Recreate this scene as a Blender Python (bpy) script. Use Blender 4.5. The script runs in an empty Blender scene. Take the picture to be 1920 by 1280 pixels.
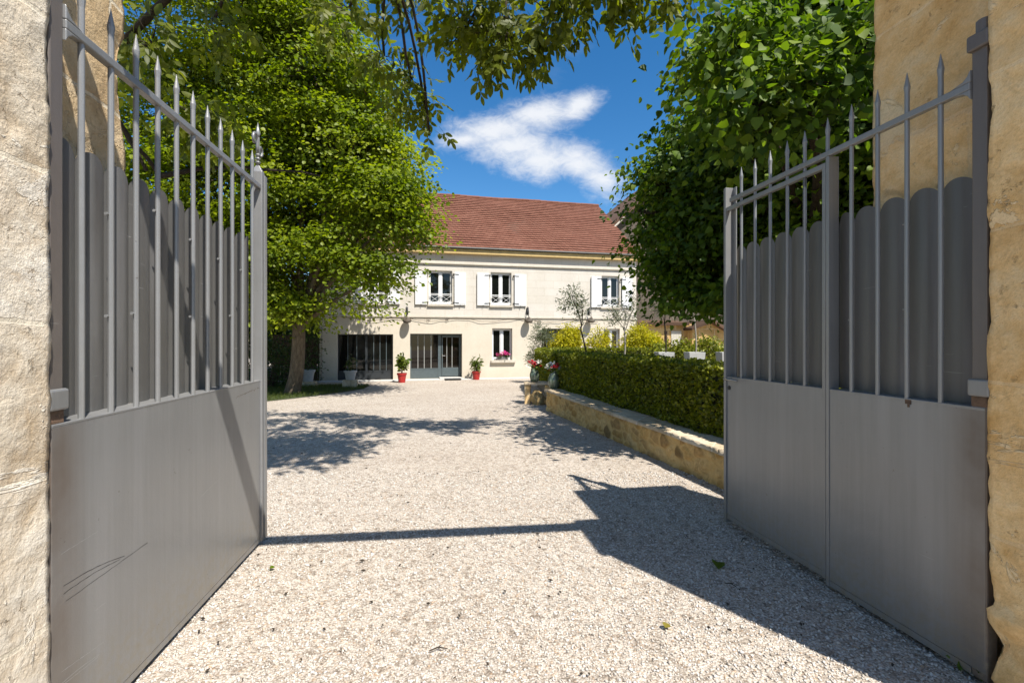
import bpy, bmesh, math, random
import numpy as np
from mathutils import Vector, Matrix, noise, Quaternion

random.seed(7)
RNG = np.random.default_rng(11)
C = bpy.context.scene.collection
R = math.radians

# ------------------------------------------------------------------ measuring
FPX, CXP, CYP, EYE = 890.0, 960.0, 638.0, 1.5


def gz(y):
    """ground height: level at the gate, falling gently to the house"""
    return -0.03 - 0.22 * min(max((y - 5.0) / 15.0, 0.0), 1.0)


def P(px, py, d):
    return Vector(((px - CXP) / FPX * d, d, EYE - (py - CYP) / FPX * d))


def G(px, py):
    """point of the ground seen at a measured place"""
    d = 5.0
    for _ in range(40):
        d = (EYE - gz(d)) * FPX / (py - CYP)
    return Vector(((px - CXP) / FPX * d, d, gz(d)))


# ------------------------------------------------------------------ scene tree
def tag(o, label=None, cat=None, group=None, kind=None):
    if label: o['label'] = label
    if cat: o['category'] = cat
    if group: o['group'] = group
    if kind: o['kind'] = kind
    return o


def thing(name, label, cat, loc=(0, 0, 0), rotz=0.0, group=None):
    o = bpy.data.objects.new(name, None)
    o.empty_display_size = 0.2
    C.objects.link(o)
    o.location = loc
    o.rotation_euler = (0, 0, rotz)
    return tag(o, label, cat, group)


def finish(name, me, mat, parent, smooth=False, bevel=0.0):
    if mat is not None:
        me.materials.append(mat)
    if smooth:
        me.polygons.foreach_set('use_smooth', np.ones(len(me.polygons), dtype=bool))
    o = bpy.data.objects.new(name, me)
    C.objects.link(o)
    if parent is not None:
        o.parent = parent
    if bevel:
        m = o.modifiers.new('bevel', 'BEVEL')
        m.width = bevel
        m.segments = 2
        m.limit_method = 'ANGLE'
        m.angle_limit = R(40)
    return o


class MB:
    def __init__(self):
        self.v, self.f, self.a = [], [], []

    def add(self, vs, fs, r=None):
        b = len(self.v)
        self.v.extend([tuple(p) for p in vs])
        self.f.extend([tuple(i + b for i in q) for q in fs])
        r = random.random() if r is None else r
        self.a.extend([r] * len(vs))
        return self

    def box(self, x0, x1, y0, y1, z0, z1, r=None, M=None):
        vs = [Vector(p) for p in ((x0, y0, z0), (x1, y0, z0), (x1, y1, z0), (x0, y1, z0),
                                  (x0, y0, z1), (x1, y0, z1), (x1, y1, z1), (x0, y1, z1))]
        if M is not None:
            vs = [M @ p for p in vs]
        return self.add(vs, [(0, 3, 2, 1), (4, 5, 6, 7), (0, 1, 5, 4), (1, 2, 6, 5), (2, 3, 7, 6), (3, 0, 4, 7)], r)

    def tube(self, pts, rad, n=8, cap=True, r=None):
        pts = [Vector(p) for p in pts]
        if not hasattr(rad, '__len__'):
            rad = [rad] * len(pts)
        vs, fs = [], []
        ref = None
        for i, p in enumerate(pts):
            t = (pts[min(i + 1, len(pts) - 1)] - pts[max(i - 1, 0)])
            if t.length < 1e-9: t = Vector((0, 0, 1))
            t.normalize()
            if ref is None:
                ref = Vector((1, 0, 0)) if abs(t.x) < 0.8 else Vector((0, 1, 0))
            u = (ref - t * ref.dot(t))
            if u.length < 1e-6:
                u = t.orthogonal()
            u.normalize()
            w = t.cross(u)
            ref = u
            for k in range(n):
                a = 2 * math.pi * k / n
                vs.append(p + (u * math.cos(a) + w * math.sin(a)) * rad[i])
        for i in range(len(pts) - 1):
            for k in range(n):
                a, b = i * n + k, i * n + (k + 1) % n
                fs.append((a, b, b + n, a + n))
        if cap:
            fs.append(tuple(reversed(range(n))))
            fs.append(tuple(range((len(pts) - 1) * n, len(pts) * n)))
        return self.add(vs, fs, r)

    def lathe(self, prof, n=20, c=(0, 0, 0), r=None):
        vs, fs = [], []
        for (q, z) in prof:
            for k in range(n):
                a = 2 * math.pi * k / n
                vs.append((c[0] + q * math.cos(a), c[1] + q * math.sin(a), c[2] + z))
        for i in range(len(prof) - 1):
            for k in range(n):
                a, b = i * n + k, i * n + (k + 1) % n
                fs.append((a, b, b + n, a + n))
        if prof[0][0] > 1e-4: fs.append(tuple(reversed(range(n))))
        if prof[-1][0] > 1e-4: fs.append(tuple(range((len(prof) - 1) * n, len(prof) * n)))
        return self.add(vs, fs, r)

    def sweep(self, outline, y0, y1, r=None):
        """(x, z) outline given a thickness along y"""
        n = len(outline)
        vs = [(x, y0, z) for x, z in outline] + [(x, y1, z) for x, z in outline]
        fs = [tuple(range(n)), tuple(reversed(range(n, 2 * n)))]
        fs += [(i, i + n, (i + 1) % n + n, (i + 1) % n) for i in range(n)]
        return self.add(vs, fs, r)

    def build(self, name, mat, parent=None, smooth=False, bevel=0.0, fix=True):
        me = bpy.data.meshes.new(name)
        me.from_pydata(self.v, [], self.f)
        if fix:
            bm = bmesh.new()
            bm.from_mesh(me)
            bmesh.ops.recalc_face_normals(bm, faces=bm.faces)
            bm.to_mesh(me)
            bm.free()
        at = me.attributes.new('rnd', 'FLOAT', 'POINT')
        at.data.foreach_set('value', np.array(self.a, dtype=np.float32))
        return finish(name, me, mat, parent, smooth, bevel)


# ------------------------------------------------------------------ materials
class NT:
    def __init__(self, name):
        self.m = bpy.data.materials.new(name)
        self.m.use_nodes = True
        self.t = self.m.node_tree
        self.t.nodes.clear()
        self.out = self.n('ShaderNodeOutputMaterial')

    def n(self, typ, **kw):
        o = self.t.nodes.new(typ)
        for k, v in kw.items():
            setattr(o, k, v)
        return o

    def l(self, a, b):
        self.t.links.new(a, b)

    def coord(self, scale=(1, 1, 1), rot=(0, 0, 0)):
        c = self.n('ShaderNodeTexCoord')
        m = self.n('ShaderNodeMapping')
        m.inputs['Scale'].default_value = scale
        m.inputs['Rotation'].default_value = rot
        self.l(c.outputs['Object'], m.inputs['Vector'])
        return m.outputs['Vector']

    def noise(self, scale, detail=4, rough=0.55, vec=None, dist=0.0):
        o = self.n('ShaderNodeTexNoise')
        o.inputs['Scale'].default_value = scale
        o.inputs['Detail'].default_value = detail
        o.inputs['Roughness'].default_value = rough
        o.inputs['Distortion'].default_value = dist
        if vec is not None: self.l(vec, o.inputs['Vector'])
        return o.outputs['Fac']

    def vor(self, scale, vec=None, feature='F1', rnd=1.0):
        o = self.n('ShaderNodeTexVoronoi')
        o.feature = feature
        o.inputs['Scale'].default_value = scale
        o.inputs['Randomness'].default_value = rnd
        if vec is not None: self.l(vec, o.inputs['Vector'])
        return o

    def ramp(self, fac, stops, interp='LINEAR'):
        o = self.n('ShaderNodeValToRGB')
        o.color_ramp.interpolation = interp
        e = o.color_ramp.elements
        while len(e) < len(stops): e.new(0.5)
        for i, (p, c) in enumerate(stops):
            e[i].position = p
            if not hasattr(c, '__len__'): c = (c, c, c)
            e[i].color = (*c[:3], 1)
        self.l(fac, o.inputs['Fac'])
        return o.outputs['Color']

    def mix(self, fac, a, b, mode='MIX'):
        o = self.n('ShaderNodeMix')
        o.data_type = 'RGBA'
        o.blend_type = mode
        for ix, val in ((0, fac), (6, a), (7, b)):
            if hasattr(val, 'links'): self.l(val, o.inputs[ix])
            elif ix == 0: o.inputs[0].default_value = val
            elif hasattr(val, '__len__'): o.inputs[ix].default_value = (*val[:3], 1)
            else: o.inputs[ix].default_value = (val, val, val, 1)
        return o.outputs[2]

    def math(self, op, a, b=0.0, c=None):
        o = self.n('ShaderNodeMath')
        o.operation = op
        for i, val in enumerate((a, b) if c is None else (a, b, c)):
            if hasattr(val, 'links'): self.l(val, o.inputs[i])
            else: o.inputs[i].default_value = val
        return o.outputs[0]

    def bump(self, height, strength=0.5, dist=0.01, nrm=None):
        o = self.n('ShaderNodeBump')
        o.inputs['Strength'].default_value = strength
        o.inputs['Distance'].default_value = dist
        self.l(height, o.inputs['Height'])
        if nrm is not None: self.l(nrm, o.inputs['Normal'])
        return o.outputs['Normal']

    def attr(self, name='rnd'):
        o = self.n('ShaderNodeAttribute')
        o.attribute_name = name
        return o.outputs['Fac']

    def pbr(self, col, rough=0.8, nrm=None, metal=0.0, spec=0.5, k=0.70):
        if hasattr(col, 'links'): col = self.mix(1.0, col, (k, k, k), 'MULTIPLY')
        else: col = tuple(c * k for c in col)
        o = self.n('ShaderNodeBsdfPrincipled')
        for k, val in (('Base Color', col), ('Roughness', rough), ('Metallic', metal), ('Specular IOR Level', spec)):
            if hasattr(val, 'links'): self.l(val, o.inputs[k])
            elif hasattr(val, '__len__'): o.inputs[k].default_value = (*val[:3], 1)
            else: o.inputs[k].default_value = val
        if nrm is not None: self.l(nrm, o.inputs['Normal'])
        self.l(o.outputs[0], self.out.inputs['Surface'])
        return self.m


def simple(name, col, rough=0.6, var=0.12, nscale=9.0, bump=0.0, bscale=60.0, spec=0.5, metal=0.0):
    t = NT(name)
    v = t.coord()
    n = t.noise(nscale, 5, 0.6, v)
    lo = tuple(c * (1 - var) for c in col)
    hi = tuple(min(1, c * (1 + var)) for c in col)
    c = t.ramp(n, [(0.3, lo), (0.7, hi)])
    nb = None
    if bump:
        nb = t.bump(t.noise(bscale, 4, 0.6, v), bump, 0.01)
    return t.pbr(c, rough, nb, metal, spec)


def leafmat(name, cols, trans=0.35, rough=0.45, tboost=1.6):
    t = NT(name)
    a = t.attr()
    st = [(i / (len(cols) - 1), tuple(q * 0.84 for q in c)) for i, c in enumerate(cols)]
    c = t.ramp(a, st)
    d = t.n('ShaderNodeBsdfPrincipled')
    t.l(c, d.inputs['Base Color'])
    d.inputs['Roughness'].default_value = rough
    d.inputs['Specular IOR Level'].default_value = 0.35
    tr = t.n('ShaderNodeBsdfTranslucent')
    tc = t.mix(1.0, c, (tboost, tboost * 1.02, 0.55), 'MULTIPLY')
    t.l(tc, tr.inputs['Color'])
    mx = t.n('ShaderNodeMixShader')
    mx.inputs[0].default_value = trans
    t.l(d.outputs[0], mx.inputs[1])
    t.l(tr.outputs[0], mx.inputs[2])
    t.l(mx.outputs[0], t.out.inputs['Surface'])
    return t.m


def gravel_mat(name='pale_gravel', shader_stones=True):
    t = NT(name)
    v = t.coord()
    big = t.noise(0.5, 4, 0.6, v)
    vo = t.vor(84.0, v)
    sep = t.n('ShaderNodeSeparateColor')
    t.l(vo.outputs['Color'], sep.inputs[0])
    c = t.ramp(sep.outputs[0], [(0.0, (.34, .285, .23)), (0.16, (.57, .505, .43)), (0.55, (.70, .635, .56)),
                                (0.86, (.82, .775, .715)), (1.0, (.64, .48, .34))])
    tint = t.ramp(big, [(0.34, (.90, .875, .845)), (0.64, (1.0, .99, .975))])
    c = t.mix(1.0, c, tint, 'MULTIPLY')
    v2 = t.vor(27.0, v)
    s2 = t.n('ShaderNodeSeparateColor')
    t.l(v2.outputs['Color'], s2.inputs[0])
    c = t.mix(1.0, c, t.ramp(s2.outputs[1], [(0.0, (.66, .63, .60)), (0.3, (.93, .92, .91)), (1.0, (1.08, 1.07, 1.06))]), 'MULTIPLY')
    sp_ = t.vor(11.0, v)
    c = t.mix(t.math('MULTIPLY', t.ramp(sp_.outputs['Distance'], [(0.06, 1.0), (0.11, 0.0)]), 0.35), c, (.22, .18, .14))
    gap = t.ramp(vo.outputs['Distance'], [(0.45, (1, 1, 1)), (0.8, (.62, .59, .56))])
    c = t.mix(1.0, c, gap, 'MULTIPLY')
    hb = t.math('SUBTRACT', 1.0, vo.outputs['Distance'])
    nb = t.bump(hb, 0.6, 0.012)
    return t.pbr(c, 0.85, nb, spec=0.25)


def stone_mat(name, cols, pit=1.0, stain=(.20, .15, .09), mortar=(.74, .66, .52), row=0.52, wid=0.83, jamt=0.8):
    t = NT(name)
    v = t.coord()
    n1 = t.noise(1.3, 6, 0.62, v, 0.8)
    n2 = t.noise(9.0, 7, 0.68, v)
    f = t.math('ADD', t.math('MULTIPLY', n1, 0.6), t.math('MULTIPLY', n2, 0.4))
    c = t.ramp(f, [(0.38, cols[0]), (0.5, cols[1]), (0.62, cols[2])])
    # ashlar blocks with wandering joints
    sp = t.n('ShaderNodeSeparateXYZ')
    t.l(v, sp.inputs[0])
    wx = t.math('MULTIPLY', t.math('SUBTRACT', t.noise(5.0, 4, 0.6, v), 0.5), 0.055)
    wz = t.math('MULTIPLY', t.math('SUBTRACT', t.noise(4.0, 4, 0.6, t.coord((1.1, 1.3, 0.9))), 0.5), 0.055)
    cb_ = t.n('ShaderNodeCombineXYZ')
    t.l(t.math('ADD', t.math('ADD', sp.outputs[0], sp.outputs[1]), wx), cb_.inputs[0])
    t.l(t.math('ADD', sp.outputs[2], wz), cb_.inputs[1])
    b = t.n('ShaderNodeTexBrick')
    t.l(cb_.outputs[0], b.inputs['Vector'])
    for k, val in (('Scale', 1.0), ('Brick Width', wid), ('Row Height', row), ('Mortar Size', 0.010), ('Mortar Smooth', 0.35), ('Bias', -0.1)):
        b.inputs[k].default_value = val
    b.inputs['Color1'].default_value = (1, 1, 1, 1)
    b.inputs['Color2'].default_value = (.84, .80, .74, 1)
    b.inputs['Mortar'].default_value = (1, 1, 1, 1)
    c = t.mix(1.0, c, b.outputs['Color'], 'MULTIPLY')
    c = t.mix(t.math('MULTIPLY', b.outputs['Fac'], jamt), c, mortar)
    st = t.ramp(t.noise(2.6, 7, 0.72, v, 1.6), [(0.56, 0.0), (0.66, 1.0)])
    c = t.mix(t.math('MULTIPLY', st, 0.5), c, stain)
    pale = t.ramp(t.noise(1.9, 6, 0.7, t.coord((1, 1, 1.3), (0.4, 0.2, 0.9)), 0.8), [(0.56, 0.0), (0.578, 1.0)])
    c = t.mix(t.math('MULTIPLY', pale, 0.6), c, cols[2])
    grain = t.noise(85.0, 4, 0.75, v)
    c = t.mix(1.0, c, t.ramp(grain, [(0.3, (.80, .79, .77)), (0.68, (1, 1, 1))]), 'MULTIPLY')
    p = t.vor(23.0, v)
    gate_ = t.ramp(t.noise(3.4, 4, 0.6, v), [(0.48, 0.0), (0.6, 1.0)])
    pits = t.math('MULTIPLY', t.ramp(t.noise(24.0, 5, 0.62, v, 0.4), [(0.60, 0.0), (0.68, 1.0)]), gate_)
    c = t.mix(t.math('MULTIPLY', pits, 0.45), c, stain)
    h = t.math('ADD', t.math('MULTIPLY', n2, 0.9), t.math('MULTIPLY', pits, -0.4 * pit))
    h = t.math('ADD', h, t.math('MULTIPLY', grain, 0.16))
    h = t.math('ADD', h, t.math('MULTIPLY', b.outputs['Fac'], -0.06))
    h = t.math('ADD', h, t.math('MULTIPLY', pale, 0.22))
    return t.pbr(c, 0.9, t.bump(h, 1.0, 0.022), spec=0.2, k=0.97)


def rubble_mat(name):
    t = NT(name)
    v = t.coord((1, 1, 1.5))
    w = t.noise(2.6, 3, 0.5, v)
    c0 = t.n('ShaderNodeVectorMath')
    c0.operation = 'ADD'
    t.l(v, c0.inputs[0])
    cm = t.n('ShaderNodeCombineXYZ')
    t.l(t.math('MULTIPLY', w, 0.8), cm.inputs[0])
    t.l(t.math('MULTIPLY', w, -0.7), cm.inputs[2])
    t.l(cm.outputs[0], c0.inputs[1])
    vo = t.vor(5.2, c0.outputs[0])
    ve = t.vor(5.2, c0.outputs[0], 'DISTANCE_TO_EDGE')
    sep = t.n('ShaderNodeSeparateColor')
    t.l(vo.outputs['Color'], sep.inputs[0])
    c = t.ramp(sep.outputs[1], [(0.0, (.52, .35, .15)), (0.5, (.66, .46, .21)), (0.82, (.44, .30, .14)), (1.0, (.20, .14, .075))])
    c = t.mix(t.ramp(t.noise(2.0, 5, 0.65, v), [(0.5, 0.0), (0.66, 0.65)]), c, (.64, .45, .21))
    n2 = t.noise(16, 6, 0.65, v)
    c = t.mix(1.0, c, t.ramp(n2, [(0.3, (.62, .6, .56)), (0.65, (1, 1, 1))]), 'MULTIPLY')
    mort = t.ramp(ve.outputs['Distance'], [(0.02, 1.0), (0.16, 0.0)])
    c = t.mix(t.math('MULTIPLY', mort, 0.6), c, (.60, .43, .20))
    drk = t.ramp(t.noise(7.0, 6, 0.7, v, 1.0), [(0.55, 0.0), (0.66, 1.0)])
    c = t.mix(t.math('MULTIPLY', drk, 0.6), c, (.20, .13, .06))
    h = t.math('ADD', t.math('MULTIPLY', ve.outputs['Distance'], 0.9), t.math('MULTIPLY', n2, 0.5))
    return t.pbr(c, 0.92, t.bump(h, 0.8, 0.03), spec=0.15)


def gate_mat(name, col, metal=0.0):
    t = NT(name)
    v = t.coord()
    sv = t.coord((14, 14, 0.5))
    streak = t.noise(3.0, 4, 0.6, sv)
    mott = t.noise(2.2, 5, 0.6, v)
    f = t.math('ADD', t.math('MULTIPLY', streak, 0.5), t.math('MULTIPLY', mott, 0.5))
    lo = tuple(c * 0.88 for c in col)
    hi = tuple(c * 1.12 for c in col)
    c = t.ramp(f, [(0.28, lo), (0.72, hi)])
    # thin scratches
    s1 = t.noise(5.0, 2, 0.5, t.coord((1.2, 1.2, 26), (0.0, R(24), 0.0)))
    s2 = t.noise(2.1, 2, 0.5, v)
    sc = t.math('MULTIPLY', t.ramp(s1, [(0.735, 0.0), (0.75, 1.0)]), t.ramp(s2, [(0.50, 0.0), (0.56, 1.0)]))
    c = t.mix(t.math('MULTIPLY', sc, 0.5), c, (.62, .62, .60))
    # rust freckles
    rs = t.math('MULTIPLY', t.ramp(t.noise(34, 4, 0.7, v), [(0.70, 0.0), (0.735, 1.0)]),
                t.ramp(t.noise(1.6, 3, 0.6, v), [(0.54, 0.0), (0.62, 1.0)]))
    c = t.mix(t.math('MULTIPLY', rs, 0.8), c, (.20, .085, .03))
    rough = t.ramp(mott, [(0.3, 0.30), (0.7, 0.42)])
    # brown bleeding from the hinge side, run-down streaks from the ledge
    sp = t.n('ShaderNodeSeparateXYZ')
    t.l(v, sp.inputs[0])
    hg = t.n('ShaderNodeMapRange')
    hg.inputs['From Min'].default_value = 0.16
    hg.inputs['From Max'].default_value = 0.03
    t.l(sp.outputs[0], hg.inputs['Value'])
    lowz = t.math('LESS_THAN', sp.outputs[2], 1.19)
    k = t.math('MULTIPLY', t.math('MULTIPLY', hg.outputs[0], lowz), t.ramp(mott, [(0.3, 0.15), (0.6, 0.7)]))
    c = t.mix(k, c, (.17, .115, .075))
    pl = t.ramp(t.noise(1.4, 3, 0.5, t.coord((5, 5, 0.35))), [(0.56, 0.0), (0.7, 1.0)])
    c = t.mix(t.math('MULTIPLY', pl, 0.28), c, (.46, .46, .47))
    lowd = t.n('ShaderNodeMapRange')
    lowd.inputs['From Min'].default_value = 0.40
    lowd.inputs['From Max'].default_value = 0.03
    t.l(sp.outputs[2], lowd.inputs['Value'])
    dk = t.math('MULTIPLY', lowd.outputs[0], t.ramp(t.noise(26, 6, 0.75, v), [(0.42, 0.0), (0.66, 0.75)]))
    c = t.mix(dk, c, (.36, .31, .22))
    chips = t.math('MULTIPLY', t.ramp(t.noise(60, 3, 0.6, v), [(0.71, 0.0), (0.72, 1.0)]), t.ramp(t.noise(3.0, 3, 0.6, v), [(0.55, 0.0), (0.6, 1.0)]))
    c = t.mix(t.math('MULTIPLY', chips, 0.8), c, (.10, .07, .05))
    nb = t.bump(t.noise(140, 3, 0.6, v), 0.16, 0.004)
    nb = t.bump(t.noise(4.5, 3, 0.5, v), 0.10, 0.03, nb)
    return t.pbr(c, rough, nb, metal, spec=0.5, k=0.64)


def facade_mat(name):
    t = NT(name)
    v = t.coord()
    sp = t.n('ShaderNodeSeparateXYZ')
    t.l(v, sp.inputs[0])
    up = t.math('GREATER_THAN', sp.outputs[2], 2.52)
    n = t.noise(1.3, 6, 0.65, v)
    n2 = t.noise(14, 5, 0.6, v)
    f = t.math('ADD', t.math('MULTIPLY', n, 0.6), t.math('MULTIPLY', n2, 0.4))
    lo = t.ramp(f, [(0.35, (.66, .585, .47)), (0.65, (.75, .68, .565))])
    hi = t.ramp(f, [(0.35, (.65, .60, .525)), (0.65, (.75, .705, .635))])
    # ashlar joints of the upper storey
    b = t.n('ShaderNodeTexBrick')
    mp = t.n('ShaderNodeCombineXYZ')
    t.l(sp.outputs[0], mp.inputs[0])
    t.l(sp.outputs[2], mp.inputs[1])
    t.l(mp.outputs[0], b.inputs['Vector'])
    b.inputs['Scale'].default_value = 1.0
    b.inputs['Brick Width'].default_value = 0.85
    b.inputs['Row Height'].default_value = 0.36
    b.inputs['Mortar Size'].default_value = 0.012
    b.inputs['Mortar Smooth'].default_value = 0.4
    b.inputs['Color1'].default_value = (1, 1, 1, 1)
    b.inputs['Color2'].default_value = (.96, .95, .93, 1)
    b.inputs['Mortar'].default_value = (.87, .845, .80, 1)
    hi = t.mix(1.0, hi, b.outputs['Color'], 'MULTIPLY')
    c = t.mix(up, lo, hi)
    # runs of dirt under the ledge between the storeys
    sv = t.coord((7, 7, 0.55))
    st = t.ramp(t.noise(2.2, 3, 0.6, sv), [(0.56, 0.0), (0.68, 1.0)])
    zf = t.n('ShaderNodeMapRange')
    zf.inputs['From Min'].default_value = 1.75
    zf.inputs['From Max'].default_value = 2.5
    t.l(sp.outputs[2], zf.inputs['Value'])
    k = t.math('MULTIPLY', t.math('MULTIPLY', st, zf.outputs[0]), t.math('LESS_THAN', sp.outputs[2], 2.5))
    c = t.mix(t.math('MULTIPLY', k, 0.38), c, (.33, .27, .20))
    # splash zone at the foot
    ft = t.n('ShaderNodeMapRange')
    ft.inputs['From Min'].default_value = 0.25
    ft.inputs['From Max'].default_value = -0.2
    t.l(sp.outputs[2], ft.inputs['Value'])
    c = t.mix(t.math('MULTIPLY', t.math('MULTIPLY', ft.outputs[0], n2), 0.6), c, (.40, .33, .24))
    return t.pbr(c, 0.9, t.bump(n2, 0.35, 0.01), spec=0.2, k=0.78)


def tile_mat(name, cols, moss=(.10, .075, .05)):
    t = NT(name)
    a = t.attr()
    c = t.ramp(a, [(0.0, cols[0]), (0.5, cols[1]), (1.0, cols[2])])
    v = t.coord()
    n = t.noise(0.8, 5, 0.65, v)
    c = t.mix(1.0, c, t.ramp(n, [(0.3, (.86, .85, .85)), (0.65, (1, 1, 1))]), 'MULTIPLY')
    c = t.mix(t.math('MULTIPLY', t.ramp(t.noise(5, 6, 0.7, v), [(0.58, 0.0), (0.7, 1.0)]), 0.16), c, moss)
    return t.pbr(c, 0.85, t.bump(t.noise(40, 4, 0.6, v), 0.4, 0.01), spec=0.2)


def bark_mat(name, cols):
    t = NT(name)
    v = t.coord((6, 6, 1.6))
    n = t.noise(3.0, 6, 0.7, v, 0.6)
    c = t.ramp(n, [(0.3, cols[0]), (0.7, cols[1])])
    return t.pbr(c, 0.95, t.bump(n, 0.9, 0.03), spec=0.1)


def glass_mat(name, col=(.012, .013, .012), rough=0.03):
    t = NT(name)
    v = t.coord()
    w = t.noise(1.1, 2, 0.5, v)
    return t.pbr(col, rough, t.bump(w, 0.015, 0.02), spec=0.5)


M = {}
M['gravel'] = gravel_mat()
tt = NT('loose_stone')
aa = tt.attr()
cc = tt.ramp(aa, [(0.0, (.34, .285, .23)), (0.14, (.57, .51, .435)), (0.5, (.70, .64, .565)), (0.88, (.84, .80, .745)),
                  (0.96, (.76, .67, .57)), (1.0, (.60, .42, .27))])
M['stone_bit'] = tt.pbr(cc, 0.8, spec=0.3)
M['limestone'] = stone_mat('pale_limestone', [(.59, .47, .33), (.77, .69, .57), (.86, .81, .72)], 1.0, (.46, .33, .20))
M['ochre_stone'] = stone_mat('ochre_sandstone', [(.72, .44, .17), (.90, .64, .33), (.93, .75, .48)], 1.0, (.36, .23, .11), (.72, .60, .42), 0.66, 1.1, 0.25)
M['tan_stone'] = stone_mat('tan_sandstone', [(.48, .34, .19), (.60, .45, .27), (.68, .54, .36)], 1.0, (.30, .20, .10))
M['rubble'] = rubble_mat('ochre_rubble')
tt = NT('rubble_masonry')
vv = tt.coord()
a1, a2 = tt.attr('rnd'), tt.attr('edge')
n2 = tt.noise(17, 6, 0.7, vv)
n3 = tt.noise(5.0, 6, 0.7, vv, 0.8)
cc = tt.ramp(a1, [(0.0, (.42, .26, .09)), (0.3, (.60, .40, .16)), (0.55, (.68, .49, .23)), (0.75, (.50, .33, .14)), (0.90, (.36, .235, .10)), (1.0, (.22, .145, .065))])
cc = tt.mix(1.0, cc, tt.ramp(n2, [(0.3, (.62, .58, .52)), (0.62, (1.05, 1.03, 1.0))]), 'MULTIPLY')
cc = tt.mix(tt.ramp(a2, [(0.06, 0.8), (0.24, 0.0)]), cc, (.60, .41, .17))
cc = tt.mix(tt.math('MULTIPLY', tt.ramp(n3, [(0.55, 0.0), (0.66, 1.0)]), 0.55), cc, (.24, .16, .075))
M['masonry'] = tt.pbr(cc, 0.92, tt.bump(n2, 0.9, 0.02), spec=0.15, k=0.9)
M['coping'] = stone_mat('coping_stone', [(.44, .34, .22), (.58, .47, .33), (.66, .57, .44)])
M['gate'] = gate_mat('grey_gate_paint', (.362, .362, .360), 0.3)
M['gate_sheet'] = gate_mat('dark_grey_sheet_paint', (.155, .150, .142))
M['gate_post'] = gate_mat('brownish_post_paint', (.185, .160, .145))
M['rust'] = simple('rusty_iron', (.155, .095, .06), 0.8, 0.4, 30, 0.4, 120)
M['steel'] = simple('worn_steel', (.45, .44, .42), 0.35, 0.15, 20, metal=0.8)
M['dark_iron'] = simple('dark_iron', (.03, .03, .032), 0.5, 0.2)
M['facade'] = facade_mat('rendered_facade')
M['trim'] = simple('pale_stone_trim', (.66, .60, .50), 0.85, 0.12, 6, 0.3)
M['ochre_trim'] = simple('ochre_cornice', (.66, .47, .20), 0.85, 0.15, 4, 0.3)
M['concrete'] = simple('pale_concrete', (.66, .64, .60), 0.9, 0.1, 8, 0.3)
M['tile'] = tile_mat('red_clay_tile', [(.232, .096, .062), (.250, .107, .070), (.272, .121, .080)])
M['brown_tile'] = tile_mat('brown_clay_tile', [(.09, .055, .036), (.13, .075, .048), (.17, .10, .065)])
M['white'] = simple('white_paint', (.96, .96, .95), 0.45, 0.04)
M['glass'] = glass_mat('dark_window_glass', (.008, .009, .008))
M['glass_warm'] = glass_mat('warm_dark_glass', (.010, .008, .006))
M['steel_blue'] = simple('blue_grey_steel', (.105, .135, .145), 0.45, 0.1)
M['anthracite'] = simple('anthracite_steel', (.035, .04, .045), 0.4, 0.15)
M['mullion'] = simple('pale_glazing_bar', (.42, .42, .40), 0.5, 0.1)
M['red_pot'] = simple('red_plastic_pot', (.50, .03, .025), 0.4, 0.12)
M['grey_pot'] = simple('grey_white_pot', (.50, .50, .49), 0.6, 0.1)
M['white_pot'] = simple('white_planter', (.60, .60, .58), 0.5, 0.06)
M['soil'] = simple('soil', (.05, .035, .025), 0.95, 0.3, 30, 0.5)
M['glaze'] = None
tt = NT('green_glaze')
vv = tt.coord((9, 9, 1.2))
cc = tt.ramp(tt.noise(3.0, 5, 0.6, vv), [(0.3, (.06, .10, .06)), (0.5, (.17, .22, .145)), (0.72, (.46, .48, .38))])
M['glaze'] = tt.pbr(cc, 0.18, spec=0.6)
M['red_petal'] = leafmat('red_petal', [(.50, .01, .02), (.70, .03, .05)], 0.25, 0.5, 1.1)
M['white_petal'] = leafmat('white_petal', [(.78, .76, .72), (.86, .86, .84)], 0.25, 0.5, 1.0)
M['pink_petal'] = leafmat('pink_petal', [(.62, .03, .22), (.75, .10, .38)], 0.25, 0.5, 1.1)
M['maple'] = leafmat('bright_green_leaf', [(.065, .105, .005), (.125, .178, .007), (.20, .25, .011), (.29, .33, .018)], 0.45, 0.5, 1.9)
M['walnut'] = leafmat('olive_green_leaf', [(.07, .092, .008), (.12, .145, .012), (.18, .20, .016)], 0.52, 0.5, 2.0)
M['linden'] = leafmat('deep_green_leaf', [(.030, .066, .006), (.062, .118, .008), (.125, .195, .012), (.20, .265, .016)], 0.42, 0.6, 1.9)
M['hedge'] = leafmat('hedge_leaf', [(.08, .098, .009), (.14, .16, .012), (.22, .24, .016), (.32, .33, .022)], 0.36)
M['hedge_core'] = simple('hedge_light_block', (.03, .035, .012), 0.95, 0.4, 20, 0.8)
M['olive'] = leafmat('silver_olive_leaf', [(.09, .115, .06), (.16, .185, .11), (.24, .26, .18)], 0.2)
M['bamboo'] = leafmat('yellow_green_leaf', [(.34, .34, .012), (.52, .48, .015), (.68, .58, .02)], 0.35, 0.5, 1.3)
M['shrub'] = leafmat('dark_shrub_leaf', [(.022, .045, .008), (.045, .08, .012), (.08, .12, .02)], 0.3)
M['rubber_leaf'] = leafmat('pot_plant_leaf', [(.06, .11, .012), (.12, .17, .02), (.18, .21, .03)], 0.3)
M['grassblade'] = leafmat('grass_blade', [(.05, .08, .010), (.09, .13, .015), (.14, .16, .03)], 0.35)
M['lawn'] = simple('lawn_soil', (.05, .065, .018), 0.95, 0.4, 5, 0.5)
M['bark'] = bark_mat('grey_brown_bark', [(.10, .075, .05), (.27, .21, .145)])
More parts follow.
